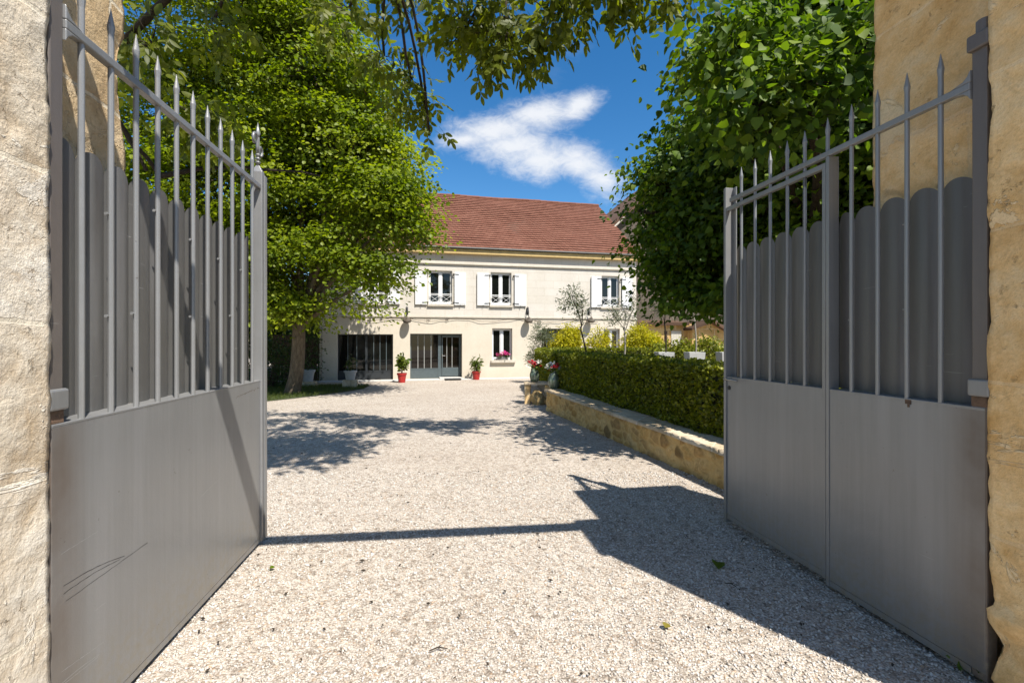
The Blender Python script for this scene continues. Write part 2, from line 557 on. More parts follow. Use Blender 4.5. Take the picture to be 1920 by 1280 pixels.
M['dark_bark'] = bark_mat('dark_bark', [(.035, .028, .02), (.10, .08, .06)])
M['pale_bark'] = bark_mat('pale_bark', [(.36, .32, .26), (.58, .53, .45)])
M['wood'] = simple('brown_wood', (.10, .055, .032), 0.8, 0.35, 12, 0.5)
M['dry_leaf'] = leafmat('fallen_leaf', [(.16, .16, .02), (.26, .20, .04)], 0.2)
M['twig'] = simple('twig', (.06, .045, .03), 0.9, 0.3)
M['mat_rubber'] = simple('dark_doormat', (.035, .035, .033), 0.95, 0.3, 60, 0.5)
M['outhouse'] = stone_mat('ochre_outhouse', [(.44, .28, .10), (.58, .38, .15), (.64, .45, .20)])
M['bed_soil'] = simple('terrace_earth', (.22, .18, .13), 0.95, 0.25, 4, 0.6)

# ------------------------------------------------------------------ leaves
SHAPES = {  # outline (along, across) of half a leaf: base .. tip
    'broad': [(0.0, 0.0), (0.22, 0.40), (0.62, 0.40), (1.0, 0.0)],
    'heart': [(0.0, 0.0), (0.10, 0.46), (0.58, 0.42), (1.0, 0.0)],
    'oval': [(0.0, 0.0), (0.30, 0.23), (0.72, 0.21), (1.0, 0.0)],
    'lance': [(0.0, 0.0), (0.30, 0.11), (0.70, 0.09), (1.0, 0.0)],
    'blade': [(0.0, 0.025), (0.35, 0.03), (0.7, 0.02), (1.0, 0.0)],
}


def unit(a):
    return a / np.maximum(np.linalg.norm(a, axis=1, keepdims=True), 1e-9)


FINE = {  # rounder outlines for leaves seen close by
    'heart': [(0.05, 0.36), (0.30, 0.46), (0.62, 0.34), (0.84, 0.14)],
    'oval': [(0.14, 0.13), (0.40, 0.24), (0.70, 0.20), (0.90, 0.09)],
}


def leaves(name, pos, dirs, nrm, size, mat, parent=None, shape='broad', fold=0.10, bend=0.08, fine=False, rnd=None):
    pos = np.asarray(pos, float)
    n = len(pos)
    if parent is not None:
        pos = pos - np.array(parent.location)
        rz = parent.rotation_euler.z
        if rz:
            raise ValueError('leaves want an unrotated parent')
    d = unit(np.asarray(dirs, float))
    nn = np.asarray(nrm, float)
    nn = unit(nn - d * (nn * d).sum(1, keepdims=True))
    s = np.cross(nn, d)
    sz = np.broadcast_to(np.asarray(size, float), (n,))[:, None]
    if not fine:
        h = SHAPES[shape]
        T = [(h[0][0], -h[0][1], 0), (h[1][0], -h[1][1], fold), (h[2][0], -h[2][1], fold - bend * .5), (h[3][0], 0, -bend),
             (h[2][0], h[2][1], fold - bend * .5), (h[1][0], h[1][1], fold)]
        F = [(0, 3, 2, 1), (0, 5, 4, 3)]
    else:
        h = FINE[shape]
        T = [(0, 0, 0), (1, 0, -bend * 1.6)]
        for u, w in h:
            z = -bend * 1.6 * u * u
            T += [(u, -w, z + fold * (w / 0.4)), (u, 0, z), (u, w, z + fold * (w / 0.4))]
        F = [(0, 3, 2), (0, 4, 3)]
        for k in range(len(h) - 1):
            a, b = 2 + 3 * k, 5 + 3 * k
            F += [(a, a + 1, b + 1, b), (a + 1, a + 2, b + 2, b + 1)]
        e = 2 + 3 * (len(h) - 1)
        F += [(e, e + 1, 1), (e + 1, e + 2, 1)]
    nv = len(T)
    V = np.empty((n, nv, 3))
    vary = RNG.normal(1.0, 0.5, n)[:, None]
    wvar = (0.85 + 0.3 * RNG.random(n))[:, None]
    for k, (u, w, z) in enumerate(T):
        V[:, k] = pos + (d * u + s * (w * wvar) + nn * (z * vary)) * sz
    flat = np.array([i for f in F for i in f], dtype=np.int64)
    lens = np.array([len(f) for f in F], dtype=np.int64)
    idx = ((np.arange(n) * nv)[:, None] + flat[None]).astype(np.int32).ravel()
    tot = np.tile(lens, n)
    start = np.concatenate([[0], np.cumsum(tot)[:-1]])
    me = bpy.data.meshes.new(name)
    me.vertices.add(n * nv)
    me.vertices.foreach_set('co', V.astype(np.float32).ravel())
    me.loops.add(len(idx))
    me.loops.foreach_set('vertex_index', idx)
    me.polygons.add(len(tot))
    me.polygons.foreach_set('loop_start', start.astype(np.int32))
    me.polygons.foreach_set('loop_total', tot.astype(np.int32))
    me.update(calc_edges=True)
    at = me.attributes.new('rnd', 'FLOAT', 'POINT')
    if rnd is None:
        rnd = RNG.random(n) * .8 + RNG.normal(0, .12, n) + .1
    at.data.foreach_set('value', np.repeat(np.clip(rnd, 0, 1), nv).astype(np.float32))
    return finish(name, me, mat, parent, smooth=fine)


def lobe_clumps(lobes, n, inner=0.45, gap=0.0, seed=0):
    """clump centres spread through a union of ellipsoids, thicker towards the outside, with noise gaps"""
    cen, out, which = [], [], []
    w = np.array([(l[1][0] * l[1][1] * l[1][2]) ** (2 / 3.0) for l in lobes])
    w = w / w.sum()
    tries = 0
    while len(cen) < n and tries < n * 40:
        tries += 1
        k = RNG.choice(len(lobes), p=w)
        c, r = lobes[k]
        u = RNG.normal(size=3)
        u /= np.linalg.norm(u)
        q = inner + (1 - inner) * RNG.random() ** 0.6
        p = np.array(c) + u * np.array(r) * q
        if gap and noise.noise(Vector(p) * 0.9 + Vector((seed, 0, 0))) < -0.35 + gap * RNG.random():
            continue
        cen.append(p)
        out.append(u / np.array(r))
        which.append(k)
    return np.array(cen), unit(np.array(out)), which


def spray(cen, out, per, cr, flat, size, droop=0.35, up=0.8, jit=0.35, ctilt=0.0):
    n = len(cen)
    c = np.repeat(cen, per, axis=0)
    o = np.repeat(out, per, axis=0)
    tilt = np.repeat(RNG.normal(size=(n, 3)) * ctilt, per, axis=0)
    N = len(c)
    off = RNG.normal(size=(N, 3)) * cr
    off[:, 2] *= flat
    # sprays lean outwards: the outer side hangs a little
    oh = o.copy(); oh[:, 2] = 0; oh = unit(oh)
    lean = (off * oh).sum(1)
    off[:, 2] -= np.maximum(lean, 0) * 0.35
    p = c + off
    d = unit(oh * 0.55 + off / max(cr, 1e-6) * 0.35 + RNG.normal(size=(N, 3)) * 0.55 + np.array([0, 0, -droop]))
    nr = unit(np.array([0, 0, up]) + tilt + o * 0.45 + RNG.normal(size=(N, 3)) * jit)
    s = size * (0.65 + 0.7 * RNG.random(N))
    return p, d, nr, s


def limb(a, b, r0, r1, sag=0.12, n=6, wob=0.06):
    a, b = Vector(a), Vector(b)
    L = (b - a).length
    pts, rr = [], []
    ph = Vector((random.uniform(-1, 1), random.uniform(-1, 1), random.uniform(-.5, .5)))
    for i in range(n + 1):
        t = i / n
        p = a.lerp(b, t) + Vector((0, 0, sag * L * math.sin(math.pi * t)))
        p += ph * wob * L * math.sin(math.pi * t) + Vector((random.uniform(-1, 1), random.uniform(-1, 1), random.uniform(-1, 1))) * 0.012 * L * (0 < i < n)
        pts.append(p)
        rr.append(r0 + (r1 - r0) * t ** 0.8)
    return pts, rr


def tree_wood(name, root, base, fork, r0, r1, lobes, cen, which, mat, twig=0.5, tr=0.012, stems=None, flare=1.35):
    """trunk with its limbs and twigs: one mesh"""
    mb = MB()
    L = Vector(root.location)
    base, fork = Vector(base) - L, Vector(fork) - L
    n = 10
    pts, rr = [], []
    for i in range(n + 1):
        t = i / n
        p = base.lerp(fork, t) + Vector((math.sin(t * 4.0) * 0.05, math.cos(t * 3.3) * 0.04, 0)) * min(1, t * 4)
        pts.append(p)
        rr.append((r0 + (r1 - r0) * t) * (1 + (flare - 1) * max(0, 1 - t * 7)))
    mb.tube(pts, rr, 14)
    for k, (c, r) in enumerate(lobes):
        c = Vector(c) - L
        st = base.lerp(fork, random.uniform(0.82, 1.0)) if stems is None else Vector(stems[k]) - L
        p, q = limb(st, c, r1 * random.uniform(.45, .7), max(0.02, r1 * 0.16), 0.06)
        mb.tube(p, q, 7)
    for i, (c, k) in enumerate(zip(cen, which)):
        if RNG.random() > twig: continue
        lc = Vector(lobes[k][0]) - L
        c = Vector(c) - L
        a = lc.lerp(c, 0.15 + 0.2 * random.random())
        p, q = limb(a, c, tr, tr * 0.35, 0.05, 3, 0.08)
        mb.tube(p, q, 4, False)
    return mb.build('trunk' if name is None else name, mat, root, smooth=True, fix=False)

# ------------------------------------------------------------------ camera, light, sky
sc = bpy.context.scene
cam = bpy.data.objects.new('camera', bpy.data.cameras.new('camera'))
C.objects.link(cam)
cam.location = (0, 0, EYE)
cam.rotation_euler = (R(90), 0, 0)
cam.data.sensor_width = 36
cam.data.lens = 36 * FPX / 1920
cam.data.shift_y = -(640 - CYP) / 1920
cam.data.clip_start = 0.05
cam.data.clip_end = 2000
sc.camera = cam

TRAVEL = Vector((-0.407, 0.528, -1.0)).normalized()
sun = bpy.data.objects.new('sun', bpy.data.lights.new('sun', 'SUN'))
C.objects.link(sun)
sun.rotation_euler = TRAVEL.to_track_quat('-Z', 'Y').to_euler()
sun.location = (8, -10, 20)
sun.data.energy = 5.0
sun.data.angle = R(0.5)
sun.data.color = (1.0, 0.95, 0.87)

w = bpy.data.worlds.new('World')
sc.world = w
w.use_nodes = True
nt = w.node_tree
nt.nodes.clear()
wo = nt.nodes.new('ShaderNodeOutputWorld')
bg = nt.nodes.new('ShaderNodeBackground')
sky = nt.nodes.new('ShaderNodeTexSky')
sky.sky_type = 'NISHITA'
sky.sun_disc = False
sky.sun_elevation = math.asin(-TRAVEL.z)
sky.sun_rotation = math.atan2(-TRAVEL.x, -TRAVEL.y)
sky.air_density = 1.0
sky.dust_density = 0.15
sky.ozone_density = 1.4
sky.altitude = 300
hs = nt.nodes.new('ShaderNodeHueSaturation')
hs.inputs['Saturation'].default_value = 1.38
hs.inputs['Value'].default_value = 1.22
nt.links.new(sky.outputs[0], hs.inputs['Color'])


def wm(op, a, b=0.0, c=None):
    o = nt.nodes.new('ShaderNodeMath')
    o.operation = op
    for i, val in enumerate((a, b) if c is None else (a, b, c)):
        if hasattr(val, 'links'): nt.links.new(val, o.inputs[i])
        else: o.inputs[i].default_value = val
    return o.outputs[0]


tc = nt.nodes.new('ShaderNodeTexCoord')
sx = nt.nodes.new('ShaderNodeSeparateXYZ')
nt.links.new(tc.outputs['Generated'], sx.inputs[0])
yy = wm('MAXIMUM', sx.outputs[1], 0.05)
cu = wm('DIVIDE', sx.outputs[0], yy)       # azimuth-like and height-like places in the northern sky
cv = wm('DIVIDE', sx.outputs[2], yy)
cb = nt.nodes.new('ShaderNodeCombineXYZ')
nt.links.new(cu, cb.inputs[0])
nt.links.new(cv, cb.inputs[1])


def wnoise(scale, detail, rough, stretch=(1, 1, 1), dist=0.0, off=(0, 0, 0)):
    mp = nt.nodes.new('ShaderNodeMapping')
    mp.inputs['Scale'].default_value = stretch
    mp.inputs['Location'].default_value = off
    mp.inputs['Rotation'].default_value = (0, 0, R(-16))
    nt.links.new(cb.outputs[0], mp.inputs[0])
    o = nt.nodes.new('ShaderNodeTexNoise')
    o.inputs['Scale'].default_value = scale
    o.inputs['Detail'].default_value = detail
    o.inputs['Roughness'].default_value = rough
    o.inputs['Distortion'].default_value = dist
    nt.links.new(mp.outputs[0], o.inputs['Vector'])
    return o.outputs['Fac']


def blob(px, py, rx, ry, ang):
    """soft ellipse of cloud in a direction of the sky"""
    a, b = (px - CXP) / FPX, (CYP - py) / FPX
    dx, dy = wm('SUBTRACT', cu, a), wm('SUBTRACT', cv, b)
    ca, sa = math.cos(R(ang)), math.sin(R(ang))
    x = wm('ADD', wm('MULTIPLY', dx, ca), wm('MULTIPLY', dy, sa))
    y = wm('SUBTRACT', wm('MULTIPLY', dy, ca), wm('MULTIPLY', dx, sa))
    x = wm('DIVIDE', x, rx / FPX)
    y = wm('DIVIDE', y, ry / FPX)
    q = wm('SQRT', wm('ADD', wm('MULTIPLY', x, x), wm('MULTIPLY', y, y)))
    return wm('SUBTRACT', 1.0, q)


bl = [blob(872, 262, 75, 26, 4), blob(930, 245, 135, 52, 8), blob(1010, 215, 115, 50, 6), blob(1085, 200, 70, 36, 26), blob(960, 275, 125, 52, 0),
      blob(1005, 300, 125, 56, -8), blob(1085, 305, 100, 56, -16), blob(1128, 338, 78, 48, -18)]
m = bl[0]
for b_ in bl[1:]:
    o = nt.nodes.new('ShaderNodeMath')
    o.operation = 'SMOOTH_MAX'
    nt.links.new(m, o.inputs[0])
    nt.links.new(b_, o.inputs[1])
    o.inputs[2].default_value = 0.18
    m = o.outputs[0]
n1 = wnoise(6.5, 10, 0.62, (1, 1.9, 1), 0.9)
n2 = wnoise(34.0, 8, 0.68, (1, 1.6, 1), 0.8)
dens = wm('ADD', m, wm('MULTIPLY', wm('SUBTRACT', n1, 0.5), 0.95))
dens = wm('ADD', dens, wm('MULTIPLY', wm('SUBTRACT', n2, 0.5), 0.62))
mr = nt.nodes.new('ShaderNodeMapRange')
mr.interpolation_type = 'SMOOTHSTEP'
mr.inputs['From Min'].default_value = 0.06
mr.inputs['From Max'].default_value = 0.95
nt.links.new(dens, mr.inputs['Value'])
# other, thin cloud elsewhere in the sky
hz = wnoise(1.6, 7, 0.6, (1, 2.6, 1), 0.5, (3.1, 1.7, 0))
veil = nt.nodes.new('ShaderNodeMapRange')
veil.inputs['From Min'].default_value = 0.60
veil.inputs['From Max'].default_value = 0.85
veil.inputs['To Max'].default_value = 0.16
nt.links.new(hz, veil.inputs['Value'])
front = wm('GREATER_THAN', sx.outputs[1], 0.06)
cover = wm('MULTIPLY', wm('MAXIMUM', mr.outputs[0], veil.outputs[0]), front)
cover = wm('MULTIPLY', cover, 0.92)
# unseen cloud added behind the viewer to turn the fill light neutral
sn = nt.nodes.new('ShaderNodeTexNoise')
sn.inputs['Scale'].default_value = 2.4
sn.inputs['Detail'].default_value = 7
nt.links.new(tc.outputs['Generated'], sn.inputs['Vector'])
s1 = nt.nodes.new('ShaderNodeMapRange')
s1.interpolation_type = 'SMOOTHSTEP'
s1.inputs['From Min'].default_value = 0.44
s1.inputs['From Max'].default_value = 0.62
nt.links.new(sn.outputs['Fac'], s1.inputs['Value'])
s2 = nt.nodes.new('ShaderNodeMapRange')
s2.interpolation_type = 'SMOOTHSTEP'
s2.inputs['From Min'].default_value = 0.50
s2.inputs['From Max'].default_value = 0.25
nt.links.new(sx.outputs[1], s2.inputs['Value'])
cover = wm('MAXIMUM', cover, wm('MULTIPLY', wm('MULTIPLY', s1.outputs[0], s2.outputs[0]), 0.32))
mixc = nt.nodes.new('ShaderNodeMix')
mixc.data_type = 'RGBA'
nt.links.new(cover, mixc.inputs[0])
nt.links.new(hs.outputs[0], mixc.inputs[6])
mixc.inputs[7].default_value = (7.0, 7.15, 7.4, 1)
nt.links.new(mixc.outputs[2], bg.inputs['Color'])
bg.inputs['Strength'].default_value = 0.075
nt.links.new(bg.outputs[0], wo.inputs['Surface'])

sc.view_settings.view_transform = 'Standard'
sc.view_settings.look = 'None'
sc.view_settings.exposure = 0.85
sc.view_settings.gamma = 1.0
sc.render.film_transparent = False
sc.cycles.max_bounces = 8
sc.cycles.diffuse_bounces = 4
sc.cycles.transmission_bounces = 4
sc.cycles.use_denoising = True

# ------------------------------------------------------------------ ground
mb = MB()
ys = sorted(set([-30, -8, -3] + [i * 0.5 for i in range(0, 60)] + [32, 40, 60, 100, 200]))
xs = [-150, -60, -30, -16, -8, -4, -2, 0, 2, 4, 8, 16, 30, 60, 150]
vs = [(x, y, gz(y)) for y in ys for x in xs]
fs = [(j * len(xs) + i, j * len(xs) + i + 1, (j + 1) * len(xs) + i + 1, (j + 1) * len(xs) + i)
      for j in range(len(ys) - 1) for i in range(len(xs) - 1)]
mb.add(vs, fs)
g = mb.build('ground', M['gravel'], None, fix=False)
tag(g, 'pale crushed gravel covering the whole courtyard and drive', 'gravel ground', kind='structure')

# loose stones lying on the gravel near the gate: real chips, far too many to count
N = 70000
d = 0.95 + 4.6 * RNG.random(N) ** 1.35
X = (RNG.random(N) * 2 - 1) * d * 1.12
sz = np.clip(RNG.normal(0.0052, 0.0017, N), 0.0025, 0.012) * (1 + 0.1 * (d - 1))
oct_v = np.array([(1, 0, 0), (-1, 0, 0), (0, 1, 0), (0, -1, 0), (0, 0, 1), (0, 0, -1)], float)
oct_f = np.array([(0, 2, 4), (2, 1, 4), (1, 3, 4), (3, 0, 4), (2, 0, 5), (1, 2, 5), (3, 1, 5), (0, 3, 5)])
V = oct_v[None] * (0.7 + 0.6 * RNG.random((N, 6, 1)))
V += RNG.normal(0, .22, (N, 6, 3))
V *= sz[:, None, None] * (0.7 + 0.65 * RNG.random((N, 1, 3)))
ang = RNG.random(N) * 6.283
ca, sa = np.cos(ang)[:, None], np.sin(ang)[:, None]
V = np.stack([V[:, :, 0] * ca - V[:, :, 1] * sa, V[:, :, 0] * sa + V[:, :, 1] * ca, V[:, :, 2] * 0.75], 2)
V[:, :, 0] += X[:, None]
V[:, :, 1] += d[:, None]
V[:, :, 2] += (np.array([gz(q) for q in d]) + sz * 0.30)[:, None]
me = bpy.data.meshes.new('loose_gravel')
me.vertices.add(N * 6)
me.vertices.foreach_set('co', V.astype(np.float32).ravel())
me.loops.add(N * 24)
me.loops.foreach_set('vertex_index', ((np.arange(N) * 6)[:, None] + oct_f.reshape(1, 24)).astype(np.int32).ravel())
me.polygons.add(N * 8)
me.polygons.foreach_set('loop_start', np.arange(0, N * 24, 3, dtype=np.int32))
me.polygons.foreach_set('loop_total', np.full(N * 8, 3, dtype=np.int32))
me.update(calc_edges=True)
at = me.attributes.new('rnd', 'FLOAT', 'POINT')
at.data.foreach_set('value', np.repeat(RNG.random(N), 6).astype(np.float32))
o = finish('loose_gravel', me, M['stone_bit'], None)
tag(o, 'loose chips of pale crushed stone strewn over the drive', 'gravel', kind='stuff')


# ------------------------------------------------------------------ stone piers of the gateway
def grid_box(x0, x1, y0, y1, z0, z1, res, skip=()):
    bm = bmesh.new()

    def face(o, u, v, nu, nv):
        row = []
        for j in range(nv + 1):
            row.append([bm.verts.new(o + u * (i / nu) + v * (j / nv)) for i in range(nu + 1)])
        for j in range(nv):
            for i in range(nu):
                bm.faces.new((row[j][i], row[j][i + 1], row[j + 1][i + 1], row[j + 1][i]))
    X, Y, Z = Vector((x1 - x0, 0, 0)), Vector((0, y1 - y0, 0)), Vector((0, 0, z1 - z0))
    nx, ny, nz = (max(1, round(q.length / res)) for q in (X, Y, Z))
    o = Vector((x0, y0, z0))
    if 'y0' not in skip: face(o, X, Z, nx, nz)
    if 'y1' not in skip: face(o + Y + X, -X, Z, nx, nz)
    if 'x0' not in skip: face(o + Y, -Y, Z, ny, nz)
    if 'x1' not in skip: face(o + X, Y, Z, ny, nz)
    face(o + Z, X, Y, nx, ny)
    bmesh.ops.remove_doubles(bm, verts=bm.verts, dist=1e-5)
    return bm


def weather(bm, joints, vj, amp=0.014, seed=0, rubble_below=None, lo=None, edges=()):
    bm.normal_update()
    ds = []
    S = Vector((seed * 3.1, seed * 1.7, 0))
    for v in bm.verts:
        p = v.co + S
        k = amp * (noise.noise(p * 1.7) * 0.35 + noise.noise(p * 6.0) * 0.25 + noise.noise(p * 17.0) * 0.22)
        k -= 0.010 * max(0.0, noise.noise(p * 5.3 + Vector((7, 3, 1))) - 0.25) * 2.2
        wob = 0.02 * noise.noise(p * 3.0)
        for i, zj in enumerate(joints):
            k -= 0.0 * math.exp(-(((v.co.z + wob - zj) / 0.012) ** 2)) * (0.6 + 0.8 * abs(noise.noise(p * 4)))
        band = sum(1 for zj in joints if v.co.z > zj)
        for xj in vj[band % len(vj)]:
            k -= 0.0 * math.exp(-(((v.co.x + wob - xj) / 0.013) ** 2))
            k -= 0.0 * math.exp(-(((v.co.y + wob - xj) / 0.013) ** 2))
        k += 0.006 * noise.noise(Vector((band * 3.7 + seed, 1.3, 0)))
        # chipped arrises
        for (ex, ey) in edges:
            e = math.hypot(v.co.x - ex, v.co.y - ey)
            if e < 0.09:
                k -= (1 - e / 0.09) * (0.040 * max(0, noise.noise(Vector((p.z * 1.6, 3.3 + seed, 0))) - 0.18) * 2 + 0.010 * max(0, noise.noise(Vector((p.z * 9, 1.1, seed))) * 0.8 + noise.noise(p * 27) * 0.7))
        if rubble_below is not None and v.co.z < rubble_below + 0.05 * noise.noise(p * 4):
            dd, pp = noise.voronoi(p * 4.0)
            k += 0.05 * min(1, (dd[1] - dd[0]) * 2.2) - 0.03
        ds.append(k)
    for v, k in zip(bm.verts, ds):
        v.co += v.normal * k


def pier(name, loc, rot, sgn, mat_out, mat_in, seed, label, rubble):
    """sgn: which side of the local y axis is the opening"""
    root = thing(name, label, 'stone pier', loc, rot)
    Hp = 3.62

    def part(nm, t0, t1, c0, c1, mat, joints, edges, rub, sd):
        y0, y1 = sorted((c0 * sgn, c1 * sgn))
        bm = grid_box(t0, t1, y0, y1, -0.1, Hp, 0.02)
        weather(bm, joints, [[-0.30, 0.31], [-0.45, 0.52], [0.20, -0.2]], 0.016, sd, rub, edges=[(ex, ey * sgn) for ex, ey in edges])
        me = bpy.data.meshes.new(nm)
        bm.to_mesh(me)
        bm.free()
        return finish(nm, me, mat, root, smooth=True)
    part('outer_jamb', -0.64, -0.045, -1.3, 0.022, mat_out, [0.42, 0.98, 1.52, 2.02, 2.56, 3.1], [(-0.045, 0.022)], rubble, seed)
    part('inner_jamb', -0.035, 0.72, -1.3, -0.205, mat_in, [0.5, 1.1, 1.62, 2.2, 2.78, 3.2], [(0.72, -0.205)], rubble, seed + 3)
    cp = MB()
    y0, y1 = sorted((-1.34 * sgn, 0.05 * sgn))
    cp.box(-0.68, -0.03, y0, y1, Hp + 0.014, Hp + 0.10)
    y0, y1 = sorted((-1.34 * sgn, -0.175 * sgn))
    cp.box(-0.0295, 0.745, y0, y1, Hp + 0.014, Hp + 0.097)
    cp.build('cap_stone', M['coping'], root, bevel=0.012)
    return root


HL, HR = Vector((-1.623, 1.68, 0)), Vector((2.081, 2.104, 0))
AL = math.atan2(1.909, -0.272)
AR = math.atan2(1.822, -0.294)
pier('gate_pier', (HL.x, HL.y, 0), AL, -1, M['limestone'], M['tan_stone'], 1,
     'weathered pale limestone pier beside the sunlit gate leaf', None)
pier('gate_pier', (HR.x, HR.y, 0), AR, 1, M['ochre_stone'], M['ochre_stone'], 9,
     'ochre sandstone pier beside the shaded gate leaf with the wicket', 0.36)


def wall_run(a, b, h, th, mat, label):
    a, b = Vector(a), Vector(b)
    ang = math.atan2(b.y - a.y, b.x - a.x)
    L = (b - a).length
    bm = grid_box(0, L, 0, th, -0.3, h, 0.12)
    weather(bm, [0.5, 1.0, 1.5, 2.0], [[1.0, 2.2, 3.4], [0.5, 1.7, 2.9]], 0.02, int(abs(a.x) * 7))
    me = bpy.data.meshes.new('boundary_wall')
    bm.to_mesh(me)
    bm.free()
    o = finish('boundary_wall', me, mat, None, smooth=True)
    o.location = (a.x, a.y, 0)
    o.rotation_euler = (0, 0, ang)
    return tag(o, label, 'wall')


u = Vector((1, 0.1145, 0)).normalized()
wall_run(HR + Vector((1.36, -0.22, 0)), HR + Vector((1.36, -0.22, 0)) + u * 7, 2.5, 0.5, M['ochre_stone'], 'ochre stone boundary wall running on from the right gate pier')
wall_run(HL - Vector((1.36, 0.40, 0)) - u * 7, HL - Vector((1.36, 0.40, 0)), 2.5, 0.5, M['limestone'], 'pale stone boundary wall running on from the left gate pier')

# iron tie bar resting across the tops of the two piers: its shadow crosses the drive
mb = MB()
a = Vector((-2.0, 1.45 - 0.35 * 0.1145, 3.80))
b = Vector((2.5, 1.45 + 4.15 * 0.1145, 3.80))
mb.tube([a, a.lerp(b, .5), b], 0.075, 12)
o = mb.build('tie_bar', M['dark_iron'], None)
tag(o, 'dark round iron bar laid across the two gate piers above the opening', 'iron bar')


